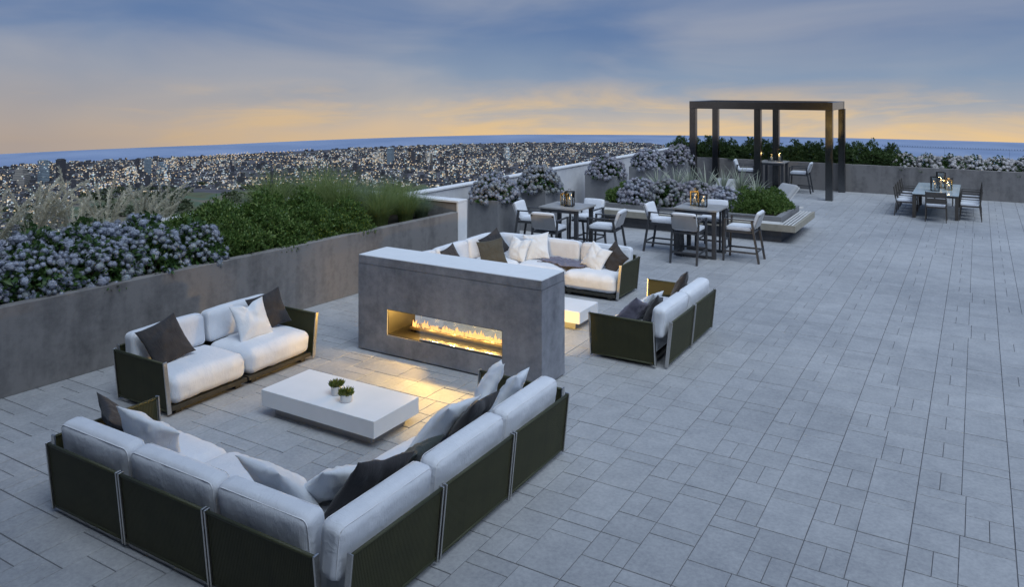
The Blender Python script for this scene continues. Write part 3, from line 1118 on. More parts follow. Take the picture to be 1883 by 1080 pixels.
# --- left two-seater against the planter
s2 = thing('sofa', 'two-seat sofa in front of the long concrete planter wall', 'sofa', (-8.45, 6.75, 0), 0, 'lounge sofas')


def L2(x, y):
    return x + 8.45, y - 6.75


add_panel(s2, 'back_panel', *L2(-8.97, 7.86), -H90, 1.08)
add_panel(s2, 'back_panel', *L2(-8.97, 6.77), -H90, 1.08)
add_panel(s2, 'arm_panel', *L2(-8.95, 5.66), 0, .98)
add_panel(s2, 'arm_panel', *L2(-7.94, 7.89), PI, .98)
seat(s2, *L2(-8.97, 7.87), -H90, 1.09, .82, 1.0, 6)
seat(s2, *L2(-8.97, 6.77), -H90, 1.09, .82, 1.0, 7)
backc(s2, *L2(-8.97, 7.87), -H90, .02, 1.08, 7)
backc(s2, *L2(-8.97, 6.77), -H90, .02, 1.06, 8)

# --- right two-seater by the open paving
s3 = thing('sofa', 'two-seat sofa seen from behind to the right of the fireplace', 'sofa', (-4.15, 11.05, 0), 0, 'lounge sofas')


def L3(x, y):
    return x + 4.15, y - 11.05


add_panel(s3, 'back_panel', *L3(-3.60, 10.04), H90, 1.01)
add_panel(s3, 'back_panel', *L3(-3.60, 11.07), H90, 1.01)
add_panel(s3, 'arm_panel', *L3(-4.70, 10.0), 0, .97)
add_panel(s3, 'arm_panel', *L3(-3.68, 12.1), PI, 1.0)
seat(s3, *L3(-3.60, 10.04), H90, 1.02, .84, 1.05, 8)
seat(s3, *L3(-3.60, 11.07), H90, 1.02, .84, 1.05, 9)
backc(s3, *L3(-3.60, 10.03), H90, .0, 1.03, 9)
backc(s3, *L3(-3.60, 11.07), H90, .0, 1.01, 10)

# --- far sectional behind the fireplace
s4 = thing('sectional_sofa', 'far L-shaped corner sofa half hidden behind the fireplace', 'sofa', (-7, 12.8, 0), 0, 'lounge sofas')


def L4(x, y):
    return x + 7, y - 12.8


for i in range(3):
    add_panel(s4, 'back_panel', *L4(-5.52 - i * 1.05, 13.72), PI, 1.03)
for i in range(3):
    add_panel(s4, 'back_panel', *L4(-8.72, 13.66 - i * 1.05), -H90, 1.03)
add_panel(s4, 'arm_panel', *L4(-5.49, 12.78), H90, .9)
for i in range(3):
    seat(s4, *L4(-5.52 - i * 1.05, 13.72), PI, 1.05, .78, .97, 10 + i)
for i in range(2):
    seat(s4, *L4(-8.72, 12.72 - i * 1.02), -H90, 1.02, .8, 1.0, 10 + i)
for i in range(3):
    backc(s4, *L4(-5.52 - i * 1.05, 13.72), PI, .02, 1.05 if i < 2 else .84, 11 + i, )
for i in range(3):
    backc(s4, *L4(-8.72, 13.64 - i * 1.03), -H90, .02 if i else .06, 1.02, 14 + i)

# throw blanket on the far sofa
def throw():
    nx, ny = 46, 22
    vs, fs = [], []
    for i in range(nx + 1):
        for j in range(ny + 1):
            u, v = i / nx, j / ny
            x = (u - .5) * .95 + .05 * math.sin(v * 9)
            y = (v - .5) * .5 + .06 * math.sin(u * 7)
            z = .035 + .03 * mnoise.noise(Vector((u * 7, v * 4, 3))) + .022 * abs(math.sin(u * 17 + 3 * mnoise.noise(Vector((u * 3, v * 5, 1)))))
            vs.append((x, y, z))
    for i in range(nx):
        for j in range(ny):
            a = i * (ny + 1) + j
            fs.append((a, a + ny + 1, a + ny + 2, a + 1))
    me = bpy.data.meshes.new('throw_blanket')
    me.from_pydata(vs, [], fs)
    me.polygons.foreach_set('use_smooth', [True] * len(fs))
    me.materials.append(M['fab_throw'])
    o = link('throw_blanket', me, None, None, (-6.75, 13.22, .435), rad(-6))
    sm = o.modifiers.new('solid', 'SOLIDIFY')
    sm.thickness = .012
    tag(o, 'crumpled mauve throw blanket on the seat of the far corner sofa', 'blanket')


throw()

# --- scatter pillows
# near sectional
pillow('charcoal pillow in the left corner of the nearest sofa', (-6.9, 4.36, .66), 62, 34, 14, .52, .17, 'fab_dark')
pillow('pale pillow standing beside the charcoal one at the left end of the nearest sofa', (-6.42, 4.36, .67), 100, 38, 28, .62, .2, 'fab_pillow', .02)
pillow('pale pillow on the middle back cushion of the nearest sofa', (-4.72, 4.33, .66), 84, 40, -6, .62, .2, 'fab_pillow')
pillow('pale pillow in the inner corner of the nearest sofa', (-4.42, 4.62, .62), 150, 48, 20, .6, .2, 'fab_pillow')
pillow('large charcoal pillow in the inner corner of the nearest sofa', (-4.1, 4.66, .68), 165, 32, 14, .62, .18, 'fab_dark', .02)
pillow('dark green pillow on the right arm of the nearest sofa', (-4.22, 5.32, .57), 184, 50, 8, .54, .18, 'fab_green')
pillow("pale pillow in front of the charcoal one on the nearest sofa's right side", (-4.34, 6.0, .62), 176, 42, 12, .62, .2, 'fab_pillow')
pillow('charcoal pillow behind the pale one on the right arm of the nearest sofa', (-4.1, 6.1, .67), 182, 34, 10, .56, .17, 'fab_dark', .03)
pillow('pale pillow upright at the fireplace end of the nearest sofa', (-4.4, 6.86, .67), 205, 32, 18, .58, .19, 'fab_pillow')
pillow('pale pillow tucked by the last back cushion at the fireplace end of the nearest sofa', (-4.1, 6.78, .68), 190, 32, 12, .54, .18, 'fab_pillow', .02)
# left sofa
pillow('charcoal pillow at the near end of the sofa by the planter wall', (-8.56, 6.02, .67), -6, 30, 14, .56, .17, 'fab_dark')
pillow('charcoal pillow at the fireplace end of the sofa by the planter wall', (-8.5, 7.58, .68), -18, 22, 12, .52, .15, 'fab_dark')
pillow('pale pillow in front of the charcoal one on the sofa by the planter wall', (-8.4, 7.2, .66), -8, 26, 4, .52, .17, 'fab_pillow', .06)
# far sofa
pillow('charcoal pillow at the left end of the far corner sofa', (-8.32, 11.75, .64), 0, 28, 10, .48, .15, 'fab_dark')
pillow('charcoal pillow in the corner of the far sofa', (-8.22, 13.05, .68), -30, 24, 25, .52, .15, 'fab_dark')
pillow('olive pillow in front of the corner of the far sofa', (-8.0, 12.6, .63), -55, 26, 10, .52, .16, 'fab_olive')
pillow('small pale pillow left of the big pale one on the far corner sofa', (-7.72, 13.12, .63), -95, 26, -5, .48, .17, 'fab_pillow', .05)
pillow('big pale pillow against the back of the far corner sofa', (-7.42, 13.3, .68), -80, 24, 10, .54, .16, 'fab_pillow')
pillow('pale pillow at the right arm of the far corner sofa', (-6.08, 13.18, .64), -98, 28, -18, .5, .17, 'fab_pillow', .03)
pillow('charcoal pillow at the right arm of the far corner sofa', (-5.76, 13.24, .64), -105, 24, -35, .5, .15, 'fab_dark')
# right sofa
pillow('charcoal pillow at the far arm of the sofa seen from behind', (-4.0, 11.75, .68), 190, 26, 14, .56, .16, 'fab_dark')
pillow('pale pillow at the near arm of the sofa seen from behind', (-4.12, 10.75, .62), 178, 34, 10, .5, .17, 'fab_pillow')
pillow('charcoal pillow behind the pale one at the near arm of the sofa seen from behind', (-3.98, 10.55, .62), 182, 24, 20, .46, .14, 'fab_dark')
pillow('grey pillow at the front of the sofa seen from behind', (-4.22, 10.4, .6), 150, 34, 30, .46, .16, 'fab_throw')


# ================================================================== coffee tables and pots
def coffee_table(x0, x1, y0, y1, label):
    t = thing('coffee_table', label, 'table', ((x0 + x1) / 2, (y0 + y1) / 2, 0), 0, 'white block coffee tables')
    a, b_ = (x1 - x0) / 2, (y1 - y0) / 2
    MB().box(-a, a, -b_, b_, .115, .30).obj('table_top', 'white_lacquer', t, bevel=.004)
    MB().box(-a + .12, a - .12, -b_ + .1, b_ - .1, 0, .113).obj('plinth', 'plinth', t)
    return t


coffee_table(-7.12, -5.42, 6.24, 7.0, 'low white block coffee table in front of the fireplace with two potted succulents')
coffee_table(-7.02, -5.31, 10.9, 11.59, 'low white block coffee table behind the fireplace')


def succulent(x, y, r, h, label, seed):
    t = thing('succulent_pot', label, 'potted plant', (x, y, .301), 0, 'succulents on the coffee table')
    mb_ = MB().lathe([(0, 0), (r * .86, 0), (r * .95, .006), (r, h * .5), (r, h - .004), (r * .97, h), (r * .9, h - .003), (r * .88, h - .018), (0, h - .018)], 28)
    mb_.obj('pot', 'pot', t, smooth=True)
    rng = np.random.default_rng(seed)
    n = 170
    a = rng.uniform(0, 2 * PI, n)
    rr = np.sqrt(rng.uniform(0, 1, n)) * r * .92
    P_ = np.stack([rr * np.cos(a), rr * np.sin(a), np.full(n, h - .02) + rng.uniform(0, .02, n)], 1)
    D_ = np.stack([np.cos(a) * rr / r * .7, np.sin(a) * rr / r * .7, np.ones(n)], 1) + rng.normal(size=(n, 3)) * .18
    V, F = leaf_arrays(P_, D_, rng.uniform(.04, .085, n), rng.uniform(.014, .022, n), .5, 0., rng)
    link('leaves', np_mesh('leaves', V, F, 'succ'), None, t)


succulent(-6.27, 6.58, .062, .1, 'left of two small white pots of green succulents on the coffee table', 3)
succulent(-6.04, 6.49, .072, .085, 'right wider of two small white pots of green succulents on the coffee table', 4)


# ================================================================== bar tables, stools and lanterns
def bar_table(cx_, cy_, label, sx=1.0, sy=.93):
    t = thing('bar_table', label, 'table', (cx_, cy_, 0), 0, 'bar height tables')
    MB().box(-sx / 2, sx / 2, -sy / 2, sy / 2, 1.05, 1.09).obj('table_top', 'bar_top', t, bevel=.004)
    for q in ((-sx / 2 + .03, sx / 2 - .03, -sy / 2 + .03, -sy / 2 + .06), (-sx / 2 + .03, sx / 2 - .03, sy / 2 - .06, sy / 2 - .03)):
        MB().box(*q, .98, 1.048).obj('apron', 'bar_frame', t)
    lx, ly = sx / 2 - .09, sy / 2 - .08
    lg = MB().box(-.045, .045, -.035, .035, .0, 1.046).mesh('leg', bevel=.004)
    for a in (-1, 1):
        for b_ in (-1, 1):
            link('leg', lg, 'bar_frame', t, (a * lx, b_ * ly, 0))
    rl = MB().box(-lx + .046, lx - .046, -.033, .033, .0, .06).mesh('floor_rail', bevel=.003)
    for b_ in (-1, 1):
        link('floor_rail', rl, 'bar_frame', t, (0, b_ * ly, 0))
    return t


bar_table(-8.08, 15.96, 'bar table behind the far corner sofa, beside the box planters')
bar_table(-5.41, 17.38, 'bar table in front of the central planting bed')
bar_table(-6.42, 29.35, 'bar table under the pergola', .9, .9)


def bar_chair():
    """faces +y"""
    t = thing('bar_chair', 'x', 'chair', (0, 0, 0), 0, 'bar chairs')
    w2 = .285
    for s in (-1, 1):
        MB().bar((s * w2, .34, 0), (s * w2, .30, .90), .042, .042).obj('leg', 'bar_frame', t, bevel=.003)
        MB().bar((s * (w2 + .005), -.42, 0), (s * w2, -.27, .90), .042, .046).obj('leg', 'bar_frame', t, bevel=.003)
        MB().bar((s * w2, -.31, .915), (s * w2, .325, .915), .048, .026).obj('armrest', 'bar_frame', t, bevel=.004)
        MB().bar((s * w2, -.382, .215), (s * w2, .33, .215), .022, .036).obj('stretcher', 'bar_frame', t)
        MB().bar((s * (w2 - .03), -.262, .70), (s * (w2 - .03), -.395, 1.07), .022, .03).obj('back_post', 'bar_frame', t)
    MB().bar((-w2 + .022, .328, .24), (w2 - .022, .328, .24), .022, .04).obj('foot_rail', 'bar_frame', t)
    MB().bar((-w2 + .022, -.375, .24), (w2 - .022, -.375, .24), .022, .036).obj('stretcher', 'bar_frame', t)
    MB().box(-w2 + .024, w2 - .024, -.30, .29, .625, .67).obj('seat_frame', 'bar_frame', t, bevel=.004)
    link('seat_cushion', shared('bcs', lambda: cushion_mesh('seat_cushion', .53, .55, .085, .03, .015, 3, .004, n=8)), None, t, (0, .02, .672))
    b_ = link('back_cushion', shared('bcb', lambda: cushion_mesh('back_cushion', .54, .075, .40, .03, .012, 4, .004, n=8)), None, t, (0, -.27, .71))
    b_.rotation_euler = (rad(19), 0, 0)
    sl = MB().box(-.278, .278, -.05, -.043, .04, .375).obj('back_sling', 'fab_grey', b_)
    for s in (-1, 1):
        MB().box(s * .25 - .022, s * .25 + .022, -.056, -.051, .335, .37).obj('strap_tab', 'dark_metal', b_)
    return t


proto = bar_chair()
SEATS = [
    # x, y, facing degrees (0 = faces +y), label
    (-8.08, 15.12, 4, 'bar chair with its back to the camera at the table beside the box planters'),
    (-8.98, 16.0, -84, 'bar chair on the planter side of the table beside the box planters'),
    (-7.12, 15.9, 96, 'bar chair on the right side of the table beside the box planters'),
    (-8.0, 16.82, 178, 'bar chair on the far side of the table beside the box planters'),
    (-5.43, 16.6, 1, 'bar chair with its back to the camera at the table before the central bed'),
    (-6.24, 17.33, -90, 'bar chair on the left side of the table before the central bed'),
    (-4.47, 17.32, 91, 'bar chair on the right side of the table before the central bed'),
    (-5.4, 18.18, 180, 'bar chair on the far side of the table before the central bed'),
    (-7.45, 29.4, -82, 'bar chair left of the table under the pergola'),
    (-5.55, 29.45, 92, 'bar chair right of the table under the pergola'),
]
for i, (x, y, a, l_) in enumerate(SEATS):
    o = proto if i == 0 else copy_tree(proto)
    o['label'] = l_
    o.location = (x, y, 0)
    o.rotation_euler = (0, 0, rad(a))


def lantern(x, y, z, s, h, m, label, energy=.35, group='candle lanterns'):
    t = thing('lantern', label, 'lantern', (x, y, z), rad(12), group)
    r = .008
    fr = MB()
    for a in (-1, 1):
        for b_ in (-1, 1):
            fr.box(a * s - r, a * s + r, b_ * s - r, b_ * s + r, .012, h)
    for zz in (h - r, ):
        for a in (-1, 1):
            fr.box(-s + r, s - r, a * s - r, a * s + r, zz - r, zz + r)
            fr.box(a * s - r, a * s + r, -s + r, s - r, zz - r, zz + r)
    fr.obj('frame', m, t)
    MB().box(-s - .006, s + .006, -s - .006, s + .006, 0, .012).obj('base', m, t)
    MB().tube([(-.03, 0, h), (-.03, 0, h + .05), (.03, 0, h + .05), (.03, 0, h)], .005, 6).obj('handle', m, t)
    for a in (-1, 1):
        MB().box(-s + r, s - r, a * s - .002, a * s + .002, .014, h - .018).obj('pane', 'glass', t)
        MB().box(a * s - .002, a * s + .002, -s + r, s - r, .014, h - .018).obj('pane', 'glass', t)
    c = MB().lathe([(0, 0), (.036, 0), (.037, .005), (.037, h * .44), (.032, h * .46), (0, h * .455)], 16, (0, 0, .013)).obj('candle', 'wax', t, smooth=True)
    MB().lathe([(.001, 0), (.008, .012), (.006, .026), (.0005, .045)], 8, (0, 0, .015 + h * .455)).obj('flame', 'candle_flame', c, smooth=True)
    ld = bpy.data.lights.new('candle_light', 'POINT')
    ld.energy = energy
    ld.color = (1.0, .62, .25)
    ld.shadow_soft_size = .02
    lo = bpy.data.objects.new('candle_light', ld)
    COL.objects.link(lo)
    lo.parent = t
    lo.location = (0, 0, h * .46 + .075)
    return t


lantern(-8.16, 15.98, 1.091, .075, .27, 'brass', 'brass-framed candle lantern on the table beside the box planters')
lantern(-7.98, 15.86, 1.091, .09, .34, 'black_metal', 'black candle lantern on the table beside the box planters')
lantern(-5.58, 17.45, 1.091, .085, .33, 'brass', 'brass-framed candle lantern on the table before the central bed')
lantern(-5.36, 17.36, 1.091, .085, .28, 'black_metal', 'black candle lantern on the table before the central bed')
lantern(-6.53, 29.42, 1.091, .11, .3, 'black_metal', 'black candle lantern on the left of the table under the pergola')
lantern(-6.26, 29.5, 1.091, .1, .4, 'black_metal', 'taller black candle lantern on the right of the table under the pergola', 3.0)

# ================================================================== dining set
dt = thing('dining_table', 'long dining table with pale glass top by the rear planter wall', 'table', (-1.08, 26.9, 0))
MB().box(-.59, .59, -1.5, 1.5, .69, .715).obj('table_top', 'glass_top', dt, bevel=.003)
for a in (-1, 1):
    MB().box(-.49, .49, a * 1.44 - .02, a * 1.44 + .02, .63, .687).obj('apron', 'dining_frame', dt)
    MB().box(a * .55 - .02, a * .55 + .02, -1.38, 1.38, .63, .687).obj('apron', 'dining_frame', dt)
lg = MB().box(-.045, .045, -.045, .045, 0, .688).mesh('leg', bevel=.004)
for a in (-1, 1):
    for b_ in (-1, 1):
        link('leg', lg, 'dining_frame', dt, (a * .54, b_ * 1.43, 0))


def dining_chair():
    t = thing('dining_chair', 'x', 'chair', (0, 0, 0), 0, 'dining chairs')
    for s in (-1, 1):
        MB().bar((s * .26, .25, 0), (s * .25, .235, .6), .024, .024).obj('leg', 'dining_frame', t)
        MB().bar((s * .26, -.29, 0), (s * .25, -.235, .42), .024, .024).obj('leg', 'dining_frame', t)
        MB().bar((s * .25, -.235, .42), (s * .25, -.30, .86), .024, .024).obj('back_post', 'dining_frame', t)
        MB().bar((s * .25, -.265, .61), (s * .25, .25, .61), .03, .02).obj('armrest', 'dining_frame', t)
    MB().box(-.265, .265, -.25, .25, .395, .42).obj('seat_frame', 'dining_frame', t)
    link('seat_cushion', shared('dcs', lambda: cushion_mesh('seat_cushion', .5, .48, .06, .025, .01, 5, .003, n=6, m='fab_white')), None, t, (0, .01, .421))
    for z0, z1 in ((.52, .67), (.69, .85)):
        MB().bar((0, -.252 - (z0 - .42) * .148, z0), (0, -.252 - (z1 - .42) * .148, z1), .478, .012, (0, 1, 0)).obj('back_strap', 'dining_strap', t)
    return t


dproto = dining_chair()
dspots = [(-1.04, 25.12, 0, 'dining chair at the near head of the table with its back to the camera'),
          (-.98, 28.75, 180, 'dining chair at the far head of the table by the rear planter')]
for k in range(4):
    dspots.append((-1.86, 25.82 + k * .69, -90, f'{ORD[k]} dining chair from the camera on the left side of the table'))
for k in range(4):
    dspots.append((-.22, 25.82 + k * .69, 90, f'{ORD[k]} dining chair from the camera on the right side of the table'))
for i, (x, y, a, l_) in enumerate(dspots):
    o = dproto if i == 0 else copy_tree(dproto)
    o['label'] = l_
    o.location = (x, y, 0)
    o.rotation_euler = (0, 0, rad(a))
lantern(-1.12, 26.3, .716, .1, .42, 'black_metal', 'tall black candle lantern on the dining table, nearest the camera')
lantern(-1.0, 27.2, .716, .11, .48, 'black_metal', 'tallest black candle lantern in the middle of the dining table', 2.0)
lantern(-.78, 26.75, .716, .08, .3, 'brass', 'small brass candle lantern on the dining table', 2.0)


# ------------------------------------------------------------------ loungers behind the central bed
def lounger(x, y, rz, label):
    """head end raised; extends along +y from the foot"""
    t = thing('sun_lounger', label, 'lounger', (x, y, 0), rz, 'loungers behind the central bed')
    for s in (-1, 1):
        MB().box(s * .36 - .025, s * .36 + .025, 0, 1.95, .2, .26).obj('side_rail', 'slat', t, bevel=.004)
        for yy in (.12, 1.75):
            MB().box(s * .36 - .024, s * .36 + .024, yy, yy + .05, 0, .198).obj('leg', 'slat', t)
    link('seat_pad', shared('lsp', lambda: cushion_mesh('seat_pad', .68, 1.25, .12, .04, .015, 8, .006, n=8, m='fab_grey')), None, t, (0, .64, .265))
    b_ = link('back_pad', shared('lbp', lambda: cushion_mesh('back_pad', .68, .86, .12, .04, .015, 9, .006, n=8, m='fab_grey')), None, t, (0, 1.54, .52))
    b_.rotation_euler = (rad(46), 0, 0)
    MB().bar((0, 1.26, .25), (0, 1.86, .82), .66, .03, (0, 1, 0)).obj('back_frame', 'slat', t)


lounger(-6.95, 22.95, rad(-4), 'pale sun lounger with raised back behind the central bed, left of two')
lounger(-5.95, 22.9, rad(-38), 'pale sun lounger turned towards the pergola behind the central bed, right of two')


# ================================================================== planting
def dome_points(n, rx, ry, rz_, rng, shell=.55):
    d = norm(rng.normal(size=(n, 3)))
    d[:, 2] = np.abs(d[:, 2])
    lump = 1 + .13 * np.sin(d[:, 0] * 5 + 1) * np.cos(d[:, 1] * 4.3) + .1 * np.sin(d[:, 2] * 7 + d[:, 0] * 3)
    r = (shell + (1 - shell) * rng.uniform(0, 1, n) ** .5) * lump
    P_ = d * r[:, None] * np.array([rx, ry, rz_])
    return P_, d


def stem_part(parent, h, n=5, spread=.18, seed=0):
    r = random.Random(seed)
    mb_ = MB()
    for i in range(n):
        a = 2 * PI * i / n + r.uniform(-.3, .3)
        q = spread * r.uniform(.6, 1.2)
        mb_.tube([(.03 * math.cos(a), .03 * math.sin(a), -.02), (q * .5 * math.cos(a), q * .5 * math.sin(a), h * .5), (q * math.cos(a), q * math.sin(a), h)], .011, 5, [1, .8, .5])
    return mb_.obj('stems', 'stem', parent)


def head_mesh(seed, m, r=.07, n=130):
    """one hydrangea flower head: florets of four petals on a flattened ball"""
    rng = np.random.default_rng(seed)
    d = norm(rng.normal(size=(n, 3)) + np.array([0, 0, .55]))
    lump = 1 + .16 * np.sin(d[:, :1] * 4 + seed) * np.cos(d[:, 1:2] * 5 + seed * 2)
    P_ = d * (r * lump * (1 + rng.normal(size=(n, 1)) * .07)) * np.array([1, 1, .74])
    u = norm(np.cross(d, rng.normal(size=(n, 3))))
    v = np.cross(d, u)
    q = rng.uniform(.008, .0145, (n, 1))
    lift = d * q * .35
    V = np.stack([P_, P_ + u * q + lift, P_ + (u + v) * q * .45, P_ + v * q + lift, P_ + (v - u) * q * .45, P_ - u * q + lift, P_ + (-u - v) * q * .45, P_ - v * q + lift, P_ + (u - v) * q * .45], 1).reshape(-1, 3)
    o = (np.arange(n) * 9)[:, None]
    F = np.concatenate([o + np.array([[0, (8 if k == 1 else k - 1), k, k + 1]]) for k in (1, 3, 5, 7)], 0)
    # solid heart of the head
    cv_, cf_ = [], []
    for i in range(5):
        th_ = PI * (i + .5) / 5
        for k in range(8):
            cv_.append((r * .86 * math.sin(th_) * math.cos(k * PI / 4), r * .86 * math.sin(th_) * math.sin(k * PI / 4), r * .68 * math.cos(th_)))
    for i in range(4):
        for k in range(8):
            cf_.append((i * 8 + k, (i + 1) * 8 + k, (i + 1) * 8 + (k + 1) % 8, i * 8 + (k + 1) % 8))
    cf_ += [(0, 1, 2, 3), (0, 3, 4, 7), (4, 5, 6, 7)]
    F = np.concatenate([F, np.array(cf_) + len(V)], 0)
    V = np.concatenate([V, np.array(cv_)], 0)
    return V, F


def head_obj_mesh(seed, m):
    V, F = head_mesh(seed, m)
    return np_mesh('flower_head', V, F, m)


def joined_heads(P_, D_, m, seeds, scale, rng):
    Vs, Fs = [], []
    o = 0
    base = [head_mesh(s, m, .07, 90) for s in seeds]
    for i in range(len(P_)):
        V, F = base[i % len(base)]
        a = rng.uniform(0, 6.28)
        c, s = math.cos(a), math.sin(a)
        zt_ = Vector((0, 0, 1)).rotation_difference(Vector(D_[i])).to_matrix()
        R = np.array(zt_) @ np.array([[c, -s, 0], [s, c, 0], [0, 0, 1]])
        Vs.append((V * scale * rng.uniform(.6, 1.2)) @ R.T + P_[i])
        Fs.append(F + o)
        o += len(V)
    return np_mesh('flower_heads', np.concatenate(Vs), np.concatenate(Fs), m)


HEADS = {m: [head_obj_mesh(40 + k, m) for k in range(4)] for m in ('hyd_blue', 'hyd_grey', 'hyd_white')}


def hyd_foliage(seed, rx, ry, rz_, n=1700, ls=1.0):
    rng = np.random.default_rng(seed)
    P_, d = dome_points(n, rx * .96, ry * .96, rz_ * .98, rng, .4)
    P_[:, 2] = np.maximum(P_[:, 2], .06)
    D_ = d * .8 + np.array([0, 0, -.05]) + rng.normal(size=(n, 3)) * .35
    V, F = leaf_arrays(P_, D_, rng.uniform(.07, .125, n) * ls, rng.uniform(.045, .075, n) * ls, .35, .3, rng)
    return np_mesh('foliage', V, F, 'hyd_leaf')


def head_spots(nh, rx, ry, rz_, seed, lowest=.12, gap=.085):
    rng = np.random.default_rng(seed)
    out = []
    tries = 0
    while len(out) < nh and tries < 6000:
        tries += 1
        d = rng.normal(size=3)
        d /= np.linalg.norm(d)
        d[2] = abs(d[2])
        if d[2] < lowest:
            continue
        p = d * np.array([rx, ry, rz_]) * rng.uniform(.86, 1.1)
        if all(np.linalg.norm(p - q[0]) > gap for q in out):
            nd = d / np.array([rx, ry, rz_])
            out.append((p, nd / np.linalg.norm(nd)))
    return out


HYD_F = [hyd_foliage(200 + k, .56, .56, .62) for k in range(3)]
HYD_T = [hyd_foliage(220 + k, .5, .5, .55, 1500) for k in range(3)]
hrng = random.Random(9)
nrng = np.random.default_rng(77)


def hydrangea(x, y, z, label, group, m='hyd_blue', rx=.56, ry=.56, rz_=.62, nh=54, individual=True, k=0, foliage=None, sc=1.0, hs=1.0, lowest=.12):
    t = thing('hydrangea', label, 'shrub', (x, y, z), hrng.uniform(0, 6.28), group)
    t.scale = (sc, sc, sc)
    fo = link('foliage', foliage or HYD_F[k % 3], None, t)
    stem_part(t, rz_ * .6, 6, .25, k)
    spots = head_spots(nh, rx, ry, rz_, 300 + k, lowest, .085 if nh < 100 else .056)
    if individual:
        for i, (p, d) in enumerate(spots):
            o = link('flower_head', HEADS[m][i % 4], None, t, tuple(p))
            o.rotation_mode = 'QUATERNION'
            o.rotation_quaternion = Vector((0, 0, 1)).rotation_difference(Vector(d))
            s = hrng.uniform(.6, 1.2) * hs
            o.scale = (s * hrng.uniform(.85, 1.15), s, s * hrng.uniform(.8, 1.05))
        more = head_spots(170, rx * .98, ry * .98, rz_ * .98, 900 + k, gap=.055)
        stuff(link('smaller_flower_heads', joined_heads(np.array([q[0] for q in more]), np.array([q[1] for q in more]), m, (44, 45, 46), .62 * hs, nrng), None, t))
    else:
        P_ = np.array([s[0] for s in spots])
        D_ = np.array([s[1] for s in spots])
        stuff(link('flower_heads', joined_heads(P_, D_, m, (41, 42, 43), 1.0 * hs, nrng), None, t))
    return t


# front and back row in the long planter
ys = [4.75, 5.6, 6.42, 7.2, 7.92]
for i, y in enumerate(ys):
    hydrangea(wx(y) - .62, y + .02, .98, f'blue hydrangea in front row of the left planter, {ORD[i]} from the left edge',
              'blue hydrangeas in the long planter', k=i, individual=True, nh=60, hs=.88)
for i, y in enumerate([4.3, 5.15, 6.0, 6.85, 7.6]):
    hydrangea(wx(y) - 1.45, y, 1.02, f'blue hydrangea in back row of the left planter, {ORD[i]} from the left edge',
              'blue hydrangeas in the long planter', k=i + 7, individual=False, nh=190, sc=1.1, hs=.8)
for b_, n_ in zip(BOXP, range(5)):
    hydrangea((b_[0] + b_[1]) / 2, (b_[2] + b_[3]) / 2, 1.0, ['round grey-blue hydrangea in the box planter next to the white wall end',
              'round grey-blue hydrangea in the second box planter from the white wall end', 'round grey-blue hydrangea in the box planter at the left end of the central bed',
              'round grey-blue hydrangea in the box planter behind the pale blades', 'round grey-blue hydrangea in the box planter left of the pergola'][n_],
              'hydrangeas in box planters', 'hyd_grey', k=20 + n_, individual=False, nh=230, sc=1.04, hs=.85, foliage=HYD_T[n_ % 3], lowest=.03)
for i, (x, y) in enumerate([(-8.15, 20.62), (-7.35, 20.6), (-6.55, 20.62), (-5.8, 20.7), (-6.9, 21.4)]):
    hydrangea(x, y, .5, f'grey-blue hydrangea in the central bed, {["first", "second", "third", "fourth", "hindmost"][i]} from its left end' if i < 4 else 'grey-blue hydrangea at the back of the central bed by the loungers',
              'hydrangeas in the central bed', 'hyd_grey', k=30 + i, individual=False, nh=230, sc=1.12 if i < 3 else .98, hs=.85, foliage=HYD_T[i % 3], lowest=.05)


def bush_mesh(seed, rx, ry, rz_, n, L, Wd, m, up=.6, shell=.45):
    """small-leaved shrub: whorls of upright leaves at the tips of many twigs"""
    rng = np.random.default_rng(seed)
    nt = n // 9
    T, d = dome_points(nt, rx, ry, rz_, rng, shell)
    T[:, 2] = np.maximum(T[:, 2], .07)
    P_ = np.repeat(T, 9, 0) + rng.normal(size=(nt * 9, 3)) * L * .3
    D_ = np.repeat(d * (1 - up) + np.array([0, 0, up]), 9, 0) + rng.normal(size=(nt * 9, 3)) * .55
    V, F = leaf_arrays(P_, D_, rng.uniform(.7, 1.25, nt * 9) * L, rng.uniform(.8, 1.2, nt * 9) * Wd, .3, .05, rng)
    return np_mesh('foliage', V, F, m)


BUSH = [bush_mesh(400 + k, .6, .6, .62, 11000, .062, .026, 'box_leaf') for k in range(3)]
CORE = MB().lathe([(0, .42), (.22, .38), (.36, .25), (.42, .08), (.4, -.02)], 14).mesh('twig_core', True)


def bush(x, y, z, label, group, k, sc, meshes=BUSH, cat='shrub', name='boxwood_shrub'):
    t = thing(name, label, cat, (x, y, z), hrng.uniform(0, 6.28), group)
    t.scale = sc if hasattr(sc, '__len__') else (sc, sc, sc)
    link('foliage', meshes[k % len(meshes)], None, t)
    stem_part(t, .45, 7, .3, k)
    return t


gb = 'green shrubs in the long planter'
for i, (dx_, y, s) in enumerate([(.64, 8.72, .95), (.66, 9.5, 1.02), (.68, 10.3, 1.0), (.6, 11.1, .95)]):
    bush(wx(y) - dx_, y, .98, f'dense green shrub in the front row of the long planter, {ORD[i]} after the hydrangeas', gb, i, s)
for i, (dx_, y, s) in enumerate([(1.35, 8.3, .9), (1.5, 9.05, 1.1), (1.55, 9.95, 1.2), (1.5, 10.9, 1.1), (2.2, 9.5, 1.05)]):
    bush(wx(y) - dx_, y, 1.0, f'dense green shrub in the back row of the long planter, {ORD[i]} after the hydrangeas' if i < 4 else 'dense green shrub against the parapet of the long planter', gb, i + 1, s)
for i, (x, y, s) in enumerate([(-8.75, 20.75, .8), (-8.55, 21.5, .85)]):
    bush(x, y, .5, ['green shrub at the front left end of the central bed', 'green shrub at the back left end of the central bed'][i], 'green shrubs in the central bed', i, s)
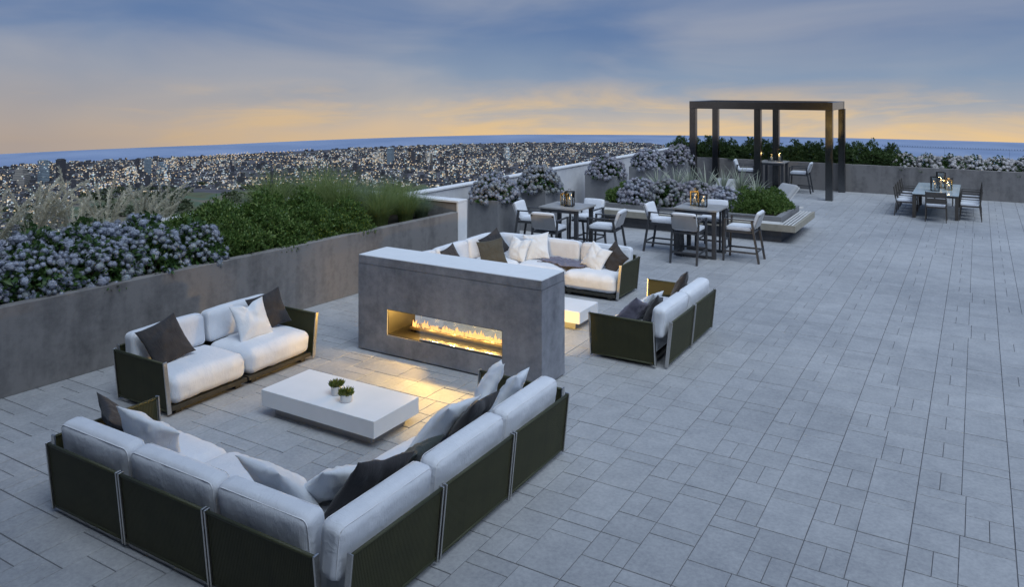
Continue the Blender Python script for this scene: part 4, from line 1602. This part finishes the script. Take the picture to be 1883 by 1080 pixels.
for i, (x, y, s) in enumerate([(-5.35, 20.62, .78), (-4.85, 21.0, .9), (-4.72, 21.6, .82), (-5.4, 21.3, .85)]):
    bush(x, y, .5, ['green shrub behind the bar table before the central bed', 'green shrub at the bench corner of the central bed',
                    'green shrub beside the pale bench slats', 'green shrub in front of the loungers'][i], 'green shrubs in the central bed', i + 1, s)
REAR = [bush_mesh(430 + k, .56, .5, .74, 4200, .085, .034, 'rear_leaf', .65) for k in range(3)]
for i in range(15):
    bush(-10.6 + i * .56, 31.1 + (i % 2) * .12, .88, f'leafy green shrub in the rear planter hedge, {ORD[i]} from the left', 'rear hedge shrubs', i, (1.05, 1.0, hrng.uniform(.95, 1.1)), REAR, name='hedge_shrub')
RHF = hyd_foliage(260, .62, .5, .55, 900)
for i in range(11):
    hydrangea(-2.25 + i * .72, 31.12, .84, f'white hydrangea in the rear planter right of the hedge, {ORD[i]} from the hedge', 'white hydrangeas in the rear planter', 'hyd_white',
              .62, .5, .55, 110, False, 50 + i, RHF, 1.0, .9)


# ------------------------------------------------------------------ grasses
def grass_mesh(seed, n, length, lean, width, m, r0=.1):
    rng = np.random.default_rng(seed)
    az = rng.uniform(0, 2 * PI, n)
    rr = np.sqrt(rng.uniform(0, 1, n)) * r0
    P_ = np.stack([rr * np.cos(az), rr * np.sin(az), np.zeros(n)], 1)
    az2 = az + rng.normal(size=n) * .5
    V, F = blade_arrays(P_, az2, length * rng.uniform(.45, 1.1, n), lean * rng.uniform(.1, 1.25, n), width * rng.uniform(.7, 1.3, n), 5, rng)
    return np_mesh('blades', V, F, m)


FOUNT = [grass_mesh(500 + k, 1150, 1.1, .72, .007, 'grass', .18) for k in range(2)]
BLUEG = [grass_mesh(510 + k, 950, .85, .9, .0075, 'blue_grass', .18) for k in range(2)]


def grass(x, y, z, label, group, me, s, name='ornamental_grass', parts=()):
    t = thing(name, label, 'grass', (x, y, z), hrng.uniform(0, 6.28), group)
    t.scale = (s, s, s)
    link('blades', me, None, t)
    for pn, pm_ in parts:
        link(pn, pm_, None, t)
    return t


gg = 'ornamental grasses in the long planter'
for i, (dx_, y, s, b_) in enumerate([(.6, 12.05, .88, 0), (.55, 12.75, .8, 0), (.6, 13.3, .72, 1), (1.5, 11.9, 1.1, 0), (1.5, 12.8, 1.0, 1), (1.45, 13.4, .85, 0), (2.3, 10.9, 1.15, 0), (2.4, 12.2, 1.15, 0), (2.3, 13.2, 1.0, 1)]):
    lab = ['fountain grass clump spilling over the front of the long planter beside the green shrubs', 'fountain grass clump in the middle of the planter front', 'bluish grass clump next to the white wall end',
           'tall fountain grass clump behind the front grasses', 'bluish grass clump in the second row of the long planter', 'fountain grass clump close to the cross wall',
           'tall fountain grass clump against the parapet behind the green shrubs', 'tall fountain grass clump in the middle of the parapet row', 'bluish grass clump in the corner of parapet and cross wall'][i]
    grass(wx(y) - dx_, y, 1.0, lab, gg, (BLUEG if b_ else FOUNT)[i % 2], s)


def plume_mesh(seed, n, h, m='plume'):
    """feathery seed heads on thin stalks"""
    rng = np.random.default_rng(seed)
    Vs, Fs, o = [], [], 0
    for i in range(n):
        az = rng.uniform(0, 2 * PI)
        ln = h * rng.uniform(.75, 1.12)
        le = rng.uniform(.05, .55)
        out = np.array([math.cos(az), math.sin(az), 0])
        s = np.linspace(.0, 1, 9)
        C = out * (ln * le * s[:, None] ** 1.9) + np.array([0, 0, 1.]) * (ln * (s - le * .42 * s ** 2.6))[:, None]
        V, F = blade_arrays(np.zeros((1, 3)), np.array([az]), np.array([ln]), np.array([le]), np.array([.007]), 5, rng)
        Vs.append(V); Fs.append(np.concatenate([F[:, [0, 1, 2]], F[:, [0, 2, 3]]]) + o); o += len(V)
        k = 190
        q = rng.uniform(.5, 1.0, k)
        P_ = np.stack([np.interp(q, s, C[:, j]) for j in range(3)], 1)
        dirv = C[-1] - C[-2]
        D_ = norm(np.tile(dirv, (k, 1))) * 1.1 + rng.normal(size=(k, 3)) * .42
        V, F = leaf_arrays(P_, D_, rng.uniform(.06, .1, k) * (1.3 - .6 * q), np.full(k, .011), .1, .08, rng)
        Vs.append(V); Fs.append(F + o); o += len(V)
    return np_mesh('plumes', np.concatenate(Vs), np.concatenate(Fs), m)


PLUME = [plume_mesh(520 + k, 13, 1.3) for k in range(3)]
PBASE = [grass_mesh(530 + k, 260, .7, .75, .008, 'plume') for k in range(2)]
for i, (y, dx_, s) in enumerate([(4.6, 2.05, 1.1), (5.2, 2.2, 1.15), (5.75, 2.0, 1.12), (6.35, 2.15, 1.2), (6.95, 2.1, 1.15), (7.5, 2.2, 1.08), (8.05, 2.1, 1.02), (8.6, 2.3, .95)]):
    grass(wx(y) - dx_, y, 1.0, f'cream feather grass clump behind the hydrangeas, {ORD[i]} from the left edge of the photo', 'feather grasses behind the hydrangeas',
          PBASE[i % 2], s, 'feather_grass', [('plumes', PLUME[i % 3])])


def sword_mesh(seed, n=34):
    rng = np.random.default_rng(seed)
    az = rng.uniform(0, 2 * PI, n)
    V, F = blade_arrays(np.zeros((n, 3)), az, rng.uniform(.75, 1.2, n), rng.uniform(.08, .7, n), rng.uniform(.045, .075, n), 6, rng)
    return np_mesh('blades', V, F, 'sage')


SWORD = [sword_mesh(540 + k) for k in range(3)]
for i, (x, y, s) in enumerate([(-8.0, 21.55, .9), (-7.55, 21.85, .95), (-7.1, 21.8, .9), (-6.7, 22.0, 1.0), (-6.2, 21.9, .95), (-5.75, 22.0, 1.0), (-5.3, 22.0, .85)]):
    t = thing('sword_leaf_plant', f'pale sage sword-leaf plant along the back of the central bed, {ORD[i]} from the left', 'plant', (x, y, .5), hrng.uniform(0, 6), 'pale sword-leaf plants in the central bed')
    t.scale = (s * 1.05, s * 1.05, s * 1.12)
    link('blades', SWORD[i % 3], None, t)
    stem_part(t, .1, 3, .03, i)

# ================================================================== city, park and sea
GZ = -196.2


def polar(x_px, r):
    """ground point at distance r in the direction that the tangent of the heading gives"""
    v = FW + RT * ((x_px - 941.5) / 1433.0)
    v.normalize()
    return Vector((v.x * r, v.y * r, GZ))


def table(x, pts):
    for (a, b_), (c, d) in zip(pts, pts[1:]):
        if x <= c:
            return b_ + (d - b_) * max(0, (x - a)) / (c - a)
    return pts[-1][1]


SEA_R = [(-2500, 2650), (0, 2789), (420, 2903), (700, 3120), (950, 3294), (1883, 3362), (4500, 3362)]
LAND_R = [(-2500, 2200), (0, 2330), (420, 2440), (700, 2620), (950, 2800), (1200, 2840), (1260, 2500), (1330, 1700), (1500, 1100), (4500, 700)]


def fan(name, tab, z, m, r0=30.):
    xs = list(np.linspace(-2500, 4500, 90))
    vs, fs = [], []
    for i, x in enumerate(xs):
        p = polar(x, table(x, tab))
        q = polar(x, r0)
        vs += [(q.x, q.y, z), (p.x, p.y, z)]
        if i:
            k = 2 * i
            fs.append((k - 2, k - 1, k + 1, k))
    return structure(MB().add(vs, [tuple(reversed(f)) for f in fs]).obj(name, m))


def sea_mat():
    m, t = mat('sea_water')
    ge = t.n('ShaderNodeNewGeometry')
    nz = t.n('ShaderNodeTexNoise', {'Vector': ge.outputs['Position'], 'Scale': .004, 'Detail': 4.})
    col = t.ramp(nz.outputs[0], [(.35, (.19, .25, .38, 1)), (.65, (.26, .32, .45, 1))])  # haze over the water is put into this pale blue
    p = t.n('ShaderNodeBsdfPrincipled', {'Base Color': col, 'Roughness': .55, 'Specular IOR Level': .15})
    return finish(m, t, p.outputs[0])


def land_mat():
    m, t = mat('city_ground')
    ge = t.n('ShaderNodeNewGeometry')
    v = ge.outputs['Position']
    n1 = t.n('ShaderNodeTexNoise', {'Vector': v, 'Scale': .0045, 'Detail': 5., 'Roughness': .6})
    n2 = t.n('ShaderNodeTexNoise', {'Vector': v, 'Scale': .03, 'Detail': 5.})
    urb = t.ramp(n2.outputs[0], [(.35, (.05, .047, .055, 1)), (.65, (.1, .095, .105, 1))])
    grn = t.ramp(t.n('ShaderNodeTexNoise', {'Vector': v, 'Scale': .012, 'Detail': 6., 'Distortion': .5}).outputs[0], [(.3, (.035, .045, .025, 1)), (.45, (.09, .095, .045, 1)), (.55, (.06, .1, .06, 1)), (.62, (.14, .12, .08, 1)), (.72, (.13, .13, .15, 1))])
    far = t.n('ShaderNodeVectorMath', {0: v}, operation='LENGTH')
    near = t.math('MULTIPLY_ADD', far.outputs['Value'], -1 / 500., 3.6, clamp=True)   # open parkland close in, town beyond
    f = t.math('GREATER_THAN', t.math('ADD', n1.outputs[0], t.math('MULTIPLY', near, 1.0)), .9)
    col = t.mix(f, urb, grn)
    p = t.n('ShaderNodeBsdfPrincipled', {'Base Color': col, 'Roughness': .9})
    return finish(m, t, p.outputs[0])


sea = fan('sea', SEA_R, GZ - .6, sea_mat())
land = fan('city_ground', LAND_R, GZ, land_mat())

crng = random.Random(31)


def block(mb_, x, y, a, wx_, wy_, h, z0=GZ):
    c, s = math.cos(a), math.sin(a)
    vs = []
    for zz in (z0, z0 + h):
        for (p, q) in ((-1, -1), (1, -1), (1, 1), (-1, 1)):
            lx, ly = p * wx_ / 2, q * wy_ / 2
            vs.append((x + c * lx - s * ly, y + s * lx + c * ly, zz))
    mb_.add(vs, [(4, 5, 6, 7), (0, 1, 5, 4), (1, 2, 6, 5), (2, 3, 7, 6), (3, 0, 4, 7)])


def building_variant(k):
    """unit building, footprint about 1 x 1, height 1"""
    mb_ = MB()
    if k == 0:      # slab with roof plant
        mb_.box(-.5, .5, -.4, .4, 0, .93).box(-.48, .48, -.38, .38, .9301, .95).box(-.2, .25, -.18, .2, .9502, 1.0)
    elif k == 1:    # stepped
        mb_.box(-.5, .5, -.5, .5, 0, .6).box(-.38, .3, -.4, .4, .6001, .86).box(-.22, .15, -.25, .2, .8602, 1.0)
    elif k == 2:    # twin slabs on a podium
        mb_.box(-.55, .55, -.45, .45, 0, .2).box(-.5, -.08, -.38, .38, .2001, 1.0).box(.1, .5, -.38, .38, .2001, .84)
    elif k == 3:    # L plan
        mb_.box(-.5, .5, -.5, -.05, 0, .8).box(-.5, -.05, -.0499, .5, 0, .8).box(-.4, -.15, -.35, -.1, .8001, .92)
    else:           # slim tower with crown
        mb_.box(-.4, .4, -.4, .4, 0, .95).box(-.43, .43, -.43, .43, .9501, .965).box(-.3, .3, -.3, .3, .9652, 1.0)
    for z in (.3, .55):
        if k in (0, 4):
            mb_.box(-.52 if k == 0 else -.42, .52 if k == 0 else .42, -.42, .42, z, z + .006)
    me = mb_.mesh('building')
    return me


BV = {m: [building_variant(k) for k in range(5)] for m in ('city', 'tower_blue', 'tower_cream', 'tower_dark')}
for m_, l_ in BV.items():
    for me in l_:
        me.materials.append(M[m_])

# named towers (photo heading, distance, width, height)
TOW = [(80, 1880, 26, 62, 'tower', 4, 'tall pale blue glass office tower far left in the city'),
       (112, 1850, 22, 66, 'tower', 4, 'tall dark tower beside the pale blue tower far left in the city'),
       (40, 1860, 30, 50, 'tower', 1, 'cream stepped tower near the left edge of the city'),
       (130, 1990, 24, 42, 'tower', 0, 'white lit block right of the dark tower far left'),
       (272, 1960, 18, 48, 'tower', 4, 'slim pale tower above the middle feather grasses'),
       (300, 1960, 22, 34, 'tower', 2, 'cream twin block right of the slim pale tower'),
       (718, 2020, 24, 56, 'tower', 4, 'pale blue glass tower above the fountain grasses'),
       (757, 1990, 20, 60, 'tower', 4, 'dark narrow tower right of the pale blue tower above the grasses'),
       (695, 2060, 30, 40, 'tower', 0, 'cream office slab left of the pale blue tower above the grasses'),
       (790, 2080, 28, 36, 'tower', 2, 'white lit twin block right of the dark narrow tower'),
       (932, 2120, 18, 46, 'tower', 4, 'pale glass tower above the second box planter'),
       (964, 2110, 22, 30, 'tower', 1, 'warm lit stepped block above the second box planter'),
       (430, 2060, 12, 26, 'tower', 4, 'orange lit tower in the left middle of the city'),
       (357, 2050, 12, 24, 'tower', 4, 'small bright tower in the left middle of the city')]
cells = {}
for (x, r, w_, h, m_, k, l_) in TOW:
    m_ = 'tower_dark' if 'dark tower' in l_.split(' beside')[0] or l_.startswith('dark') else 'tower_blue' if 'blue glass' in l_ or 'pale glass' in l_ or 'slim pale' in l_ else 'tower_cream'
    p = polar(x, r)
    o = link('city_tower', BV[m_][k], None, None, (p.x, p.y, GZ), crng.uniform(0, 1.5))
    o.scale = (w_ * .75, w_ * .75, h * .8)
    tag(o, l_, 'building', 'city towers')

cands = []
for i in range(20000):
    x = crng.uniform(-350, 1420)
    rmax = table(x, LAND_R) - 40
    r = math.sqrt(crng.uniform(1180 ** 2, 2860 ** 2))
    if r > rmax:
        continue
    edge = 1500 + 130 * mnoise.noise(Vector((x * .006, 3, 0))) + (130 if 150 < x < 560 else 0)
    if x < 120:
        edge -= 280
    if r < edge:
        continue
    dn = mnoise.noise(Vector((x * .012, r * .01, 7)))
    if dn < -.25 and crng.random() < .75:
        continue
    p = polar(x, r)
    big = crng.random()
    h = crng.uniform(2.5, 6) if big < .82 else crng.uniform(6, 11) if big < .97 else crng.uniform(11, 24)
    if r > 2050:
        h = min(h, 9 - 3 * (r - 2050) / 800)
    if x < 330 or 640 < x < 860:
        h *= 1.25
    wx_ = crng.uniform(4, 10)
    cands.append((h * wx_ / r ** 2, p.x, p.y, crng.choice((.2, .2, .5, .9)) + crng.uniform(-.1, .1), wx_, crng.uniform(4, 12), h))
cands.sort(reverse=True)
for i, (sc_, x, y, a, w1, w2, h) in enumerate(cands[:280]):
    o = link('city_building', BV['city'][i % 5], None, None, (x, y, GZ), a)
    o.scale = (w1 * 1.15, w2 * 1.15, h * 1.1)
    tag(o, 'mid-rise block with some lit windows in the distant city below the terrace', 'building', 'distant city buildings')
mb_ = MB()
for (sc_, x, y, a, w1, w2, h) in cands[280:]:
    block(mb_, x, y, a, w1, w2, h)
co = stuff(mb_.obj('city_buildings', 'city'))
tag(co, 'mass of small city buildings with scattered lights stretching to the sea', 'city')

# strings of street lamps along the avenues
sl = MB()
for a in range(34):
    x0_, r0_ = crng.uniform(-300, 1250), crng.uniform(1500, 2500)
    head = crng.choice((.2, .25, 1.75, 1.8, 1.0)) + crng.uniform(-.1, .1)
    p0 = polar(x0_, r0_)
    L_ = crng.uniform(150, 600)
    for k in range(int(L_ / 14)):
        q = (p0.x + math.cos(head) * k * 14 + 6 * math.sin(k * .2), p0.y + math.sin(head) * k * 14)
        rr_ = math.hypot(*q)
        hd = Vector((q[0], q[1], 0)).normalized()
        if hd.dot(FW) < .5:
            continue
        xx = 941.5 + 1433 * hd.dot(RT) / hd.dot(FW)
        if rr_ > table(xx, LAND_R) - 40 or rr_ < 1350:
            continue
        sl.box(q[0] - .9, q[0] + .9, q[1] - .9, q[1] + .9, GZ + 8.5, GZ + 9.6)
slo = stuff(sl.obj('street_lamps', emit('street_lamp_glow', (1.0, .86, .62), 1.0)))
tag(slo, 'strings of warm street lamps along the avenues of the distant city', 'street lamps')

# wooded parkland between terrace and town
def wood():
    rng = np.random.default_rng(88)
    Vs, Fs, o = [], [], 0
    n = 0
    while n < 2600:
        x = rng.uniform(-400, 1300)
        r = rng.uniform(880, 1750)
        d = mnoise.noise(Vector((x * .012, r * .011, 1)))
        edge = 1560 + (130 if 150 < x < 560 else -60)
        if r > edge or d < -.02:
            continue
        p = polar(x, r)
        k = 26
        s = rng.uniform(3.5, 7.5)
        dd = norm(rng.normal(size=(k, 3)))
        dd[:, 2] = np.abs(dd[:, 2])
        P_ = dd * s * rng.uniform(.6, 1, (k, 1)) * np.array([1, 1, .9]) + np.array([p.x, p.y, GZ + s * .25])
        V, F = leaf_arrays(P_, dd + rng.normal(size=(k, 3)) * .5, np.full(k, s * .8), np.full(k, s * .6), .3, .1, rng)
        Vs.append(V); Fs.append(F + o); o += len(V)
        n += 1
    me = np_mesh('woodland', np.concatenate(Vs), np.concatenate(Fs), leaf_mat('woodland_leaf', [(.04, .055, .025), (.06, .08, .035), (.09, .1, .05)], .15))
    w_o = stuff(link('woodland', me))
    tag(w_o, 'dark green woodland and parkland between the terrace and the city', 'woodland')


wood()
